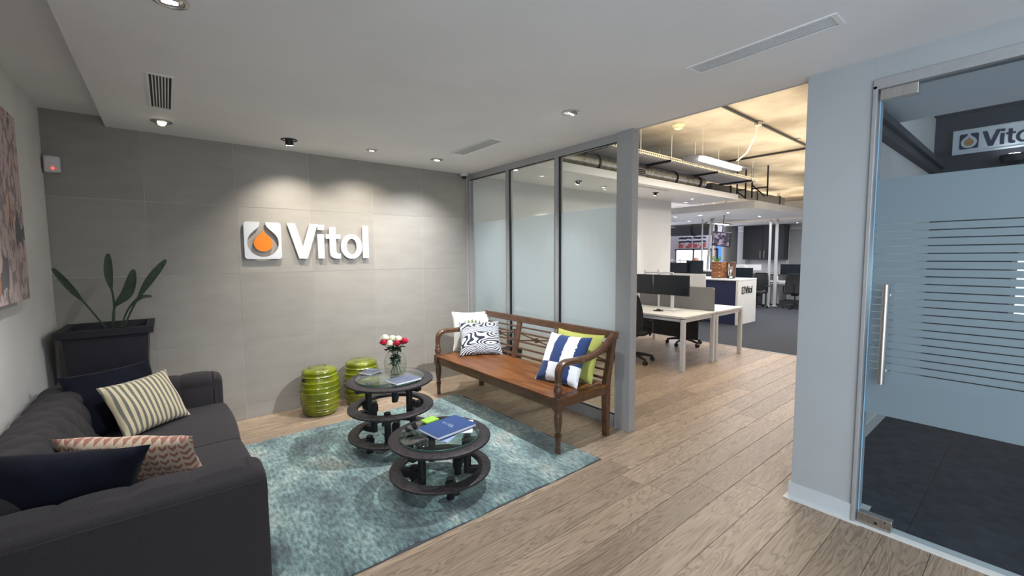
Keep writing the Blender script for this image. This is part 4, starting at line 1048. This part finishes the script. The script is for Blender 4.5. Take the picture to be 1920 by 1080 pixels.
# potted plant and chair seen as a blur behind the frosted glass
tb2 = thing('potted_plant', (3.50, 4.36, 0), 'dark plant blurred behind the frosted pane above the bench', 'plant')
smooth_angle(MB().lathe([(.10, 0), (.14, .38), (.13, .38), (.11, .34)], (3.50, 4.36, 0), 24).build('pot', M['planter'], tb2))
rp = random.Random(3)
for k in range(16):
    th = rp.random()*2*PI; r = rp.uniform(.05, .16); z = rp.uniform(.95, 1.30)
    d = Vector((math.cos(th)*r, math.sin(th)*r, 0)); b0 = Vector((3.50, 4.36, .35))
    blade([b0, b0+d*.4+Vector((0, 0, (z-.35)*.5)), b0+d+Vector((0, 0, z-.35)), b0+d*1.4+Vector((0, 0, z-.45))], lambda s: .004+.03*math.sin(PI*s)**1.5, M['leaf'], 'leaf', tb2)

# ---- island cabinet
isl = thing('storage_island', (10.38, 4.8, 0), 'white ended storage island with navy side and Vitol lettering', 'cabinet')
B(9.93, 10.86, 4.30, 5.42, .0, 1.0).build('cabinet_body', M['navyp'], isl)
B(9.90, 10.87, 4.25, 4.30, 0, 1.0).build('end_panel', M['white'], isl, bevel=.003)
B(9.90, 10.87, 4.245, 5.45, 1.0, 1.03).build('worktop', M['white'], isl, bevel=.003)
B(9.925, 9.932, 5.05, 5.40, .55, .97).build('shelf_front', M['charcoal'], isl)
M['pinkdrop'] = mat('faded_orange_drop', (.55, .22, .15), .5)
lettering(isl, (10.08, 4.2445, .70), (1, 0, 0), (0, 0, 1), (0, -1, 0), .45, .003, M['black'], M['black'], M['pinkdrop'])
M['rose_wood'] = mat('striped_brown_wood', (.42, .17, .06), .45, col2=(.10, .035, .015), scale=9, stretch=(.4, .4, 6), detail=4)
wbx = thing('wooden_box', (10.3, 4.88, 1.03), 'tall striped brown wooden chest on the white island', 'box')
B(10.18, 10.42, 4.76, 5.00, 1.032, 1.42).build('chest', M['rose_wood'], wbx, bevel=.005)
for k in range(4):
    dr = B(10.172, 10.18, 4.775, 4.985, 1.045+.092*k, 1.125+.092*k).build('drawer', M['rose_wood'], wbx, bevel=.002)
    MB().cyl((10.163, 4.80, 1.085+.092*k), (10.173, 4.80, 1.085+.092*k), .009, n=10).build('knob', M['paper'], dr)
tb3 = thing('wooden_box', (10.45, 4.70, 1.03), 'dark reddish wooden box right behind the striped chest', 'box')
B(10.42, 10.62, 4.62, 4.76, 1.032, 1.41).build('chest', M['dteak'], tb3, bevel=.004)
B(10.43, 10.61, 4.63, 4.75, 1.41, 1.418).build('lid', M['dteak'], tb3, bevel=.002)
tr = thing('trophy', (10.3, 4.60, 1.03), 'small silver and black trophy at the right of the wooden chest', 'trophy')
MB().box(10.24, 10.36, 4.52, 4.66, 1.032, 1.10).build('base', M['black'], tr, bevel=.004)
B(10.236, 10.241, 4.53, 4.60, 1.045, 1.085).build('plate', M['paper'], tr)
smooth_angle(MB().lathe([(.02, 1.10), (.012, 1.13), (.014, 1.17), (.05, 1.24), (.055, 1.30), (.045, 1.29), (.01, 1.2)], (10.3, 4.60, 0), 16).build('cup', M['steel'], tr))
MB().tube([(10.3, 4.64, 1.10), (10.3, 4.655, 1.25), (10.3, 4.64, 1.38)], .012, 8).build('figure', M['whitem'], tr)
pp = thing('potted_plant', (11.3, 5.42, 1.0), 'small bright leafy plant behind the wooden chest', 'plant')
# shelf unit behind carries the plant
sh = thing('storage_cabinet', (11.35, 5.7, 0), 'low dark cabinet behind the island carrying the plant', 'cabinet')
B(11.1, 11.6, 5.2, 6.3, 0, 1.15).build('cabinet_body', M['charcoal'], sh, bevel=.003)
B(11.08, 11.62, 5.18, 6.32, 1.15, 1.18).build('worktop', M['white'], sh)
smooth_angle(MB().lathe([(.05, 1.182), (.07, 1.32), (.06, 1.32), (.05, 1.28)], (11.3, 5.42, 0), 16).build('pot', M['paper'], pp))
for k in range(12):
    th = k*2.4; d = Vector((math.cos(th), math.sin(th), 0)); b0 = Vector((11.3, 5.42, 1.29))
    blade([b0, b0+d*.04+Vector((0, 0, .12)), b0+d*.10+Vector((0, 0, .17+.03*(k % 4))), b0+d*.15+Vector((0, 0, .13+.03*(k % 4)))], lambda s: .003+.02*math.sin(PI*s)**1.2, M['lleaf'], 'leaf', pp)

# ---- middle rows of desks and monitors
desk(10.55, 11.05, 5.50, 7.2, 'white desk in the middle row left of the island')
desk(12.35, 13.1, 5.12, 6.4, 'white desk in the row behind the island')
m3_ = monitor(10.7, 6.22, 1.235, .62, .30, 'black monitor leftmost in the middle row, under the art prints', stand=.757)
monitor(10.8, 5.75, 1.245, .46, .40, 'large dark monitor backed by the middle row, left of the chest', stand=.757)
arm(10.95, 6.25, 1.44, .5, m3_)
cap = thing('sun_hat', (10.66, 5.72, 1.45), 'small brown straw hat on top of a middle row monitor', 'hat')
smooth_angle(MB().lathe([(.11, 1.447), (.112, 1.452), (.07, 1.458), (.062, 1.50), (.03, 1.52), (.004, 1.524)], (10.80, 5.72, 0), 20).build('hat_body', mat('straw_brown', (.35, .2, .12), .9)), 40) and None
hb_ = bpy.data.objects['hat_body']; hb_.parent = cap; hb_.location = (.14, 0, -.003)
st = thing('desk_ornament', (10.5, 5.72, 1.03), 'small pale star shaped ornament on the desk edge', 'ornament')
bpy.data.objects.remove(st)
monitor(12.75, 5.42, 1.06, .66, .31, 'wide black monitor just right of the trophy', stand=.757)
monitor(13.0, 5.40, 1.22, .85, .16, 'pale backed monitor rising behind the wide black one', face=1, stand=.757, frame='whitem')
c3 = dup(c1, (13.75, 5.36, 0), PI, 'dark office chair behind the wide black monitor')
def clutter(x, y, z, label, hs):
    t = thing('bottle', (x, y, z), label, 'bottle')
    smooth_angle(MB().lathe([(.035, 0), (.037, .02), (.037, hs*.65), (.015, hs*.85), (.015, hs)], (x, y, z), 14).build('bottle_body', M['paper'], t)); MB().cyl((x, y, z+hs), (x, y, z+hs+.02), .017, n=10).build('cap', M['whitem'], t)
# right hand far desk group
d5 = desk(14.55, 15.35, 4.05, 5.36, 'white desk at the far right in front of the grey door')
monitor(14.95, 4.88, 1.12, .56, .32, 'navy dark monitor on the far right desk', stand=.757)
clutter(14.8, 5.20, .757, 'white bottle at the left end of the far right desk', .20); clutter(14.9, 4.50, 1.0, 'white', .2)
for o in [q for q in bpy.data.objects if q.get('label') == 'white']:
    for ch in list(o.children): bpy.data.objects.remove(ch)
    bpy.data.objects.remove(o)
c4 = dup(c1, (14.15, 4.48, 0), .2, 'dark office chair at the far right desk beside the wall end')
d6 = desk(14.5, 15.2, 5.42, 6.6, 'cluttered white desk left of the service poles')
clutter(14.7, 5.62, .757, 'white bottle standing on the cluttered desk', .24); clutter(14.75, 5.80, .757, 'shorter white bottle on the cluttered desk', .17)
pd = thing('pedestal_drawers', (14.62, 5.72, 0), 'dark grey pedestal with slotted front under the cluttered desk', 'drawers')
B(14.56, 15.1, 5.48, 5.98, .0, .70).build('cabinet_body', M['charcoal'], pd, bevel=.003)
for k in range(6): B(14.552, 14.561, 5.54, 5.90, .28+.05*k, .30+.05*k).build('slot', M['black'], pd)
# service poles
def pole(x, y, z0, z1, label, dx=0, dy=0, r=.03):
    t = thing('service_pole', (x, y, z0), label, 'pole'); MB().cyl((x, y, z0), (x+dx, y+dy, z1), r, n=14).build('tube', M['column'], t)
    MB().cyl((x, y, z0), (x, y, z0+.02), r*1.8, n=14).build('foot', M['whitem'], t); return t
pole(14.2, 5.21, 0, 2.62, 'bright service pole left of the pair beside the grey cupboards', r=.035)
pole(14.42, 5.11, 0, 3.4, 'thicker grey service pole right of the pair beside the cupboards', r=.045)
pole(12.2, 6.29, 0, 3.4, 'thin service pole left of the leaning one', r=.02)
pole(12.2, 6.16, 0, 2.62, 'slightly leaning service pole by the art prints', dy=-.12, r=.035)
pole(12.2, 5.97, 0, 3.4, 'upright service pole between the art prints and the screen', r=.032)
# cupboards and door at the end wall
cp = thing('wall_cupboard', (16.8, 6.5, 1.4), 'dark grey wall cupboard with two slim handles', 'cupboard')
B(16.55, 16.99, 5.62, 6.98, 1.40, 2.62).build('cabinet_body', M['charcoal'], cp)
for a, b_, hy in ((5.63, 6.30, 6.24), (6.31, 6.97, 6.37)):
    dd_ = B(16.53, 16.55, a, b_, 1.405, 2.615).build('door', M['charcoal'], cp, bevel=.002); B(16.50, 16.53, hy-.012, hy+.012, 1.45, 1.72).build('handle', M['steel'], dd_)
cp2 = thing('base_cupboard', (16.8, 6.5, 0), 'grey base cupboard and worktop under the dark wall cupboard', 'cupboard')
B(16.5, 16.99, 5.62, 6.98, 0, .9).build('cabinet_body', M['greyfab'], cp2); B(16.45, 16.99, 5.6, 7.0, .9, .93).build('worktop', M['white'], cp2)
dr2 = thing('door_2', (16.98, 4.9, 0), 'pale grey door at the far end of the office', 'door'); tag(dr2, kind='structure')
B(16.95, 16.99, 4.40, 5.60, 0, 2.44).build('door_leaf', M['column'], dr2, bevel=.003)
MB().box(16.94, 17.0, 5.60, 5.68, 0, 2.52).box(16.94, 17.0, 4.32, 4.40, 0, 2.52).box(16.94, 17.0, 4.32, 5.68, 2.44, 2.52).build('door_frame', M['whitem'], dr2)
# louvre blind and round pillar
bl = thing('window_blind', (16.9, 7.25, 1.0), 'white slatted blind between the round pillar and cupboards', 'blind')
for k in range(26): B(16.90, 16.94, 7.03, 7.55, 1.05+.052*k, 1.085+.052*k).build('slat', M['whitem'], bl)
B(16.88, 16.96, 7.02, 7.56, 2.42, 2.50).build('head_rail', M['whitem'], bl)
struct('wall_pillar', MB().cyl((16.3, 7.35, 0), (16.3, 7.35, 3.42), .26, n=28), M['greyfab'], 'round grey concrete pillar beside the blind', 'pillar', smooth=True)
# hanging screen
ts = thing('hanging_screen', (11.5, 5.40, 2.0), 'tilted black screen hanging from the office ceiling', 'screen')
ts.rotation_euler = (math.radians(8), math.radians(-8), 0)
MB().box(-.03, .03, -.24, .24, -.19, .19).build('casing', M['black'], ts, world=False, bevel=.005)
def p_tv(x, y, z, f, n, mx):
    return mx(f('GREATER_THAN', n(14, 2), .54), mx(f('GREATER_THAN', n(9, 3), .5), (.035, .03, .05), (.14, .10, .16)), (.32, .27, .33))
tvm = pattern_mat('muted_screen_picture', p_tv, .3)
MB().box(-.034, -.030, -.215, .215, -.165, .165).build('display', tvm, ts, world=False)
MB().tube([(0, 0, .19), (.02, 0, .6), (.02, 0, 1.38)], .012, 8).build('hanger', M['black'], ts, world=False)
# art prints on the far wall (flat, striped)
def p_pr(x, y, z, f, n, mx):
    s = f('GREATER_THAN', f('SINE', f('MULTIPLY', f('ADD', z, f('MULTIPLY', n(3), .12)), 42)), -.1)
    up = f('GREATER_THAN', z, .22); return mx(up, mx(f('GREATER_THAN', n(5), .5), (.75, .62, .66), (.55, .10, .12)), mx(s, (.80, .78, .84), (.02, .02, .07)))
prm = pattern_mat('red_white_navy_print', p_pr, .6)
for k, (a, b_) in enumerate(((9.75, 10.33), (9.12, 9.66))):
    t = thing('art_print', (17.93, (a+b_)/2, 1.88), ['striped navy and red print, left of the pair on the lilac wall', 'striped navy and red print, right of the pair on the lilac wall'][k], 'print')
    B(17.95, 17.998, a, b_, 1.88, 2.38).build('print_panel', prm, t, origin=None)
tag(B(17.93, 17.995, 8.22, 8.62, .2, 2.35).build('wall_panel', mat('bright_blue_panel', (.07, .30, .72), .5)), 'bright blue panel on the far wall beside the window', 'panel')
tag(B(17.93, 17.995, 8.66, 8.80, .2, 2.35).build('wall_panel', mat('dull_orange_panel', (.50, .30, .22), .5)), 'narrow dull orange strip next to the blue panel', 'panel')
# glass office boxes with backlit panes
gb = thing('glass_office', (16, 8.5, 0), 'glazed office front with bright white panes under the prints', 'partition')
for yy in (9.02, 8.30, 7.62, 7.42): B(15.45, 15.52, yy-.03, yy+.03, 0, 1.80).build('post', M['charcoal'], gb)
B(15.45, 15.52, 7.4, 9.05, 1.76, 1.82).build('top_rail', M['charcoal'], gb)
M['litpane'] = emit('backlit_white_pane', (.93, .93, 1), 1.5)
for a, b_ in ((8.33, 8.99), (7.65, 8.27)): B(15.48, 15.49, a, b_, .9, 1.76).build('backlit_pane', M['litpane'], gb); B(15.47, 15.50, a, b_, 0, .9).build('panel', M['charcoal'], gb)

# ---- ceiling services of the office
du = thing('air_duct', (5.6, 4.12, 2.98), 'ribbed galvanised air duct above the office bulkhead', 'duct')
rs = []; mb = MB(); x = 3.3
while x <= 7.9:
    r = .106+(.006 if int(round((x-3.3)/.03)) % 3 == 0 else 0); rs.append(mb.ring(Vector((x, 4.12, 2.925)), Vector((0, 1, 0)), Vector((0, 0, 1)), r, 24)); x += .03
smooth_angle(mb.skin(rs).build('duct_tube', M['galv'], du), 50)
for x in (3.9, 4.85, 5.75, 6.9, 7.7): MB().cyl((x-.02, 4.12, 2.925), (x+.02, 4.12, 2.925), .117, n=24).build('strap', M['ironp'], du)
# tray: built at z 3.08
def perf():
    m = mat('perforated_steel', (.33, .33, .35), .5, .15); N = m.node_tree.nodes; L = m.node_tree.links; b = N['Principled BSDF']
    v = N.new('ShaderNodeTexVoronoi'); v.inputs['Scale'].default_value = 22; v.inputs['Randomness'].default_value = .0; tc = N.new('ShaderNodeTexCoord'); L.new(tc.outputs['Object'], v.inputs['Vector'])
    r = N.new('ShaderNodeValToRGB'); r.color_ramp.elements[0].position = .34; r.color_ramp.elements[1].position = .38; r.color_ramp.elements[0].color = (.03, .03, .04, 1); r.color_ramp.elements[1].color = (.62, .62, .68, 1)
    L.new(v.outputs['Distance'], r.inputs[0]); L.new(r.outputs[0], b.inputs['Base Color']); return m
M['perf'] = perf(); M['cream'] = mat('cream_steel', (.80, .76, .64), .5)
tr = thing('cable_tray', (6.2, 3.98, 3.05), 'wide perforated steel cable tray over the air duct', 'cable tray')
B(3.3, 9.3, 3.69, 4.28, 3.05, 3.054).build('tray_base', M['perf'], tr)
MB().box(3.3, 9.3, 3.685, 3.69, 3.05, 3.10).box(3.3, 9.3, 4.28, 4.285, 3.05, 3.10).build('tray_side', M['cream'], tr)
hs_ = MB()
for k in range(118): xk = 3.35+k*.05; hs_.box(xk, xk+.024, 3.6835, 3.685, 3.066, 3.084)
tag(hs_.build('punched_hole', M['ironp'], tr), kind='stuff')
for x in (4.6, 6.1, 7.6, 9.0): B(x-.015, x+.015, 3.66, 4.31, 3.02, 3.05).build('cross_bar', M['ironp'], tr)
for x in (4.6, 5.3, 6.1, 6.8, 7.6, 9.0):
    for y in (3.66, 4.31):
        MB().cyl((x, y, 3.02), (x, y, 3.42), .006, n=8).build('hanging_rod', M['whitem'], tr)
# cables dropping through the tray
for k, (x, y) in enumerate(((4.30, 3.8), (4.36, 3.86), (4.44, 3.80), (4.52, 3.88))):
    pass
cb = thing('cable_bundle', (4.4, 3.82, 3.06), 'loose pale cables hanging beside the duct', 'cables')
for k in range(5):
    x = 4.36+.045*k; MB().tube([(x, 3.80, 3.42), (x+.01, 3.81, 3.28), (x-.012, 3.83, 3.16), (x+.01, 3.84, 3.056)], .006, 6).build('cable', M['whitem'], cb)
gv = thing('air_grille_box', (5.3, 3.95, 2.9), 'small dark slotted air grille beside the duct', 'air vent')
B(5.52, 5.83, 3.93, 4.0, 2.80, 2.92).build('frame', M['alu'], gv)
for k in range(4): B(5.53, 5.82, 3.922, 3.93, 2.812+.026*k, 2.825+.026*k).build('slat', M['ironp'], gv)
# suspended linear luminaire
def linear(x0, x1, y, z, label, w=.28, group=None):
    t = thing('linear_pendant', ((x0+x1)/2, y, z), label, 'light', group=group)
    MB().skin([]) if False else None
    mb = MB(); P = [(-w/2, 0), (-w*.2, .035), (w*.2, .035), (w/2, 0), (w/2, .006), (w*.22, .043), (-w*.22, .043), (-w/2, .006)]
    mb.prism(P, lambda u, v: Vector((x0, y+u, z+v)), lambda u, v: Vector((x1, y+u, z+v))).build('reflector', M['alu'], t)
    mb = MB(); P = [(.042*math.cos(a*PI/8), -.022*math.sin(a*PI/8)) for a in range(9)]
    mb.prism(P, lambda u, v: Vector((x0+.22, y+u, z+.012+v)), lambda u, v: Vector((x1-.22, y+u, z+.012+v))).build('diffuser', M['tube'], t)
    for x in (x0+.25, x1-.25): MB().cyl((x, y, z+.04), (x, y, 3.42), .003, n=6).build('suspension_wire', M['whitem'], t)
    return t
linear(5.62, 7.22, 3.05, 2.90, 'long lit linear lamp hanging nearest, below the concrete slab', .34)
linear(12.5, 14.0, 6.3, 2.52, 'lit linear lamp hanging right of the farther raft edge', .2)
linear(11.5, 12.8, 7.6, 2.45, 'lit linear lamp hanging above the glazed office, middle', .2)
linear(11.0, 12.6, 8.6, 2.33, 'lit linear lamp hanging farthest left above the glazed office', .2)
# conduits and fittings on the slab
cd = thing('conduit', (6.5, 2.56, 3.4), 'dark steel conduit line running along the concrete slab', 'pipe')
MB().cyl((4.6, 2.54, 3.395), (9.4, 2.60, 3.395), .018, n=10).build('pipe', M['ironp'], cd)
for x in (5.2, 6.5, 7.9): B(x-.03, x+.03, 2.52, 2.60, 3.40, 3.42).build('clip', M['galv'], cd)
cd = thing('conduit', (8.6, 3.2, 3.4), 'dark conduit crossing the slab towards the right wall', 'pipe')
MB().cyl((8.57, 4.0, 3.395), (8.64, 2.2, 3.395), .018, n=10).build('pipe', M['ironp'], cd); B(8.55, 8.67, 2.5, 2.62, 3.36, 3.42).build('junction_box', M['ironp'], cd)
fl = thing('cable_drop', (6.4, 2.56, 3.4), 'pale flexible cable dropping from conduit to the pendant lamp', 'cable')
MB().tube([(6.42, 2.56, 3.39), (6.43, 2.60, 3.22), (6.55, 2.75, 3.05), (6.62, 2.95, 2.945)], .012, 8).build('cable', M['paper'], fl)
MB().cyl((6.42, 2.56, 3.36), (6.42, 2.56, 3.40), .045, n=14).build('junction_box', M['galv'], fl)
sd = thing('smoke_detector', (5.66, 3.30, 3.42), 'round cream smoke detector on the concrete slab', 'detector')
smooth_angle(MB().lathe([(.085, 3.42), (.085, 3.395), (.06, 3.37), (.055, 3.35), (.01, 3.345)], (5.66, 3.30, 0), 24).build('housing', mat('cream_plastic', (.68, .64, .42), .5), sd), 40)
MB().cyl((5.66, 3.3, 3.338), (5.66, 3.3, 3.346), .02, n=12).build('sensor', M['whitem'], sd)
# steel bracket frames above the raft
for k, (pa, pb) in enumerate(((1381, 1397), (1409, 1438))):
    q, q2 = at(pa, 370, X=9.75), at(pb, 370, X=9.75); x = 9.75
    t = thing('steel_bracket', (x, q.y, 2.8), ['smaller dark braced steel bracket above the raft, left', 'larger dark braced steel bracket above the raft, right'][k], 'bracket')
    for yy in (q.y, q2.y): B(x, x+.025, yy-.012, yy+.012, 2.79, 3.42).build('upright', M['ironp'], t)
    MB().tube([(x+.012, q.y, 3.06 if k else 2.96), (x+.012, q2.y+(.05 if k else 0), 2.80)], .014, 6).build('brace', M['ironp'], t)
    B(x, x+.025, q2.y, q.y, 2.97, 2.995).build('cross_bar', M['ironp'], t)
dk = thing('air_duct', (11.5, 4.6, 3.1), 'dark rectangular duct above the suspended raft', 'duct')
B(9.6, 13.9, 4.75, 5.25, 2.96, 3.2).build('duct_tube', M['charcoal'], dk, bevel=.01)
for x in (10.5, 12, 13.5): B(x-.02, x+.02, 4.73, 5.27, 2.94, 3.22).build('flange', M['ironp'], dk)
dk = thing('air_duct', (13.4, 8.5, 2.3), 'large round grey duct in the distance over the glazed office', 'duct')
smooth_angle(MB().cyl((14.2, 6.9, 2.45), (14.2, 11.5, 2.45), .21, n=24).build('duct_tube', M['charcoal'], dk), 40)
for y in (7.6, 8.8, 10): smooth_angle(MB().cyl((14.2, y-.02, 2.45), (14.2, y+.02, 2.45), .225, n=24).build('flange', M['ironp'], dk), 40)
# downlights in bulkhead and rafts
for i, (x, y, lab, aim, p, g, lt) in enumerate([
    (3.47, 4.22, 'lit bulkhead downlight seen through the middle glass pane', (3.6, 4.2, 0), 10, 0, True),
    (4.75, 4.33, 'black gimbal spotlight in the bulkhead behind the right pane', (4.45, 4.88, 1.5), 30, 1, True),
    (5.45, 4.44, 'small lit bulkhead downlight just left of the partition post', (5.45, 4.88, 1.4), 30, 0, True),
    (6.70, 4.31, 'black gimbal spotlight in bulkhead right of the post', (6.6, 4.88, 1.4), 18, 1, True),
    (7.98, 4.33, 'lit bulkhead downlight near end of white wall', (8, 4.4, 0), 14, 0, True),
    (8.45, 4.72, 'lit bulkhead downlight beyond the end of white wall', (8.4, 4.6, 0), 10, 0, True)]):
    downlight(x, y, ZC, aim, p, 62, lab, col=NEUT, gimbal=g, light=lt)
for i, (px, py) in enumerate(((1267, 406), (1292, 414), (1313, 403), (1365, 398), (1424, 405))):
    q = at(px, py, Z=2.62)
    downlight(q.x, q.y, 2.62, (q.x, q.y, 0), 10, 60, ['lit downlight leftmost in the suspended raft', 'lit downlight low between the two left ones of the raft', 'brightest downlight of the suspended raft', 'lit downlight right of the brightest one in the raft', 'rightmost lit downlight in the suspended raft'][i], light=(i in (2, 4)), r=.05 if i != 2 else .08)
q = at(1495, 417, Z=2.62); downlight(q.x, q.y, 2.62, (q.x, q.y, 0), 12, 60, 'lit downlight over the far grey door', light=True)
# linear slot in the bulkhead
t = thing('ceiling_vent', (5.9, 4.2, ZC), 'long thin slot air vent in the office bulkhead', 'air vent')
B(5.3, 6.7, 4.02, 4.09, ZC-.004, ZC-.0005).build('frame', M['whitem'], t); B(5.33, 6.67, 4.04, 4.07, ZC-.006, ZC-.004).build('dark_slot', M['alu'], t)

# ================================================================ MEETING ROOM
sg = thing('framed_sign', (7.27, .0, 2.62), 'pale framed sign with dark Vitol lettering on charcoal wall', 'sign')
zb = 2.79; 
B(7.262, 7.298, -.62, .725, zb-.035, zb+.20).build('sign_board', M['lwhite'], sg)
MB().box(7.25, 7.262, -.64, .745, zb-.055, zb-.035).box(7.25, 7.262, -.64, .745, zb+.20, zb+.22).box(7.25, 7.262, .725, .745, zb-.035, zb+.20).box(7.25, 7.262, -.64, -.62, zb-.035, zb+.20).build('sign_frame', M['whitem'], sg)
lettering(sg, (7.2615, .69, zb+.0), (0, -1, 0), (0, 0, 1), (-1, 0, 0), .47, .003, M['ldark'], M['ldark'], M['gold'])
wl = thing('wall_lamp', (7.2, .26, 2.62), 'dark round lamp with lit lens below the framed sign', 'light')
smooth_angle(MB().lathe([(.02, 2.54), (.09, 2.57), (.11, 2.62), (.105, 2.645), (.05, 2.65)], (7.15, .26, 0), 24).build('housing', M['black'], wl), 40)
smooth_angle(MB().cyl((7.15, .26, 2.651), (7.15, .26, 2.657), .045, n=18).build('lens', M['lens'], wl)); B(7.15, 7.30, .25, .27, 2.58, 2.62).build('bracket', M['black'], wl)
downlight(6.05, .26, 3.2, (6.05, .2, 0), 10, 70, 'lit downlight in the dark ceiling of the meeting room')
mt = thing('meeting_table', (5.4, -1.3, 0), 'dark meeting table behind the glass door film', 'table')
B(4.7, 6.2, -2.4, -.75, .70, .735).build('table_top', M['dteak'], mt, bevel=.004)
for x in (4.8, 6.05):
    for y in (-2.3, -.9): B(x, x+.06, y, y+.06, 0, .70).build('leg', M['black'], mt)
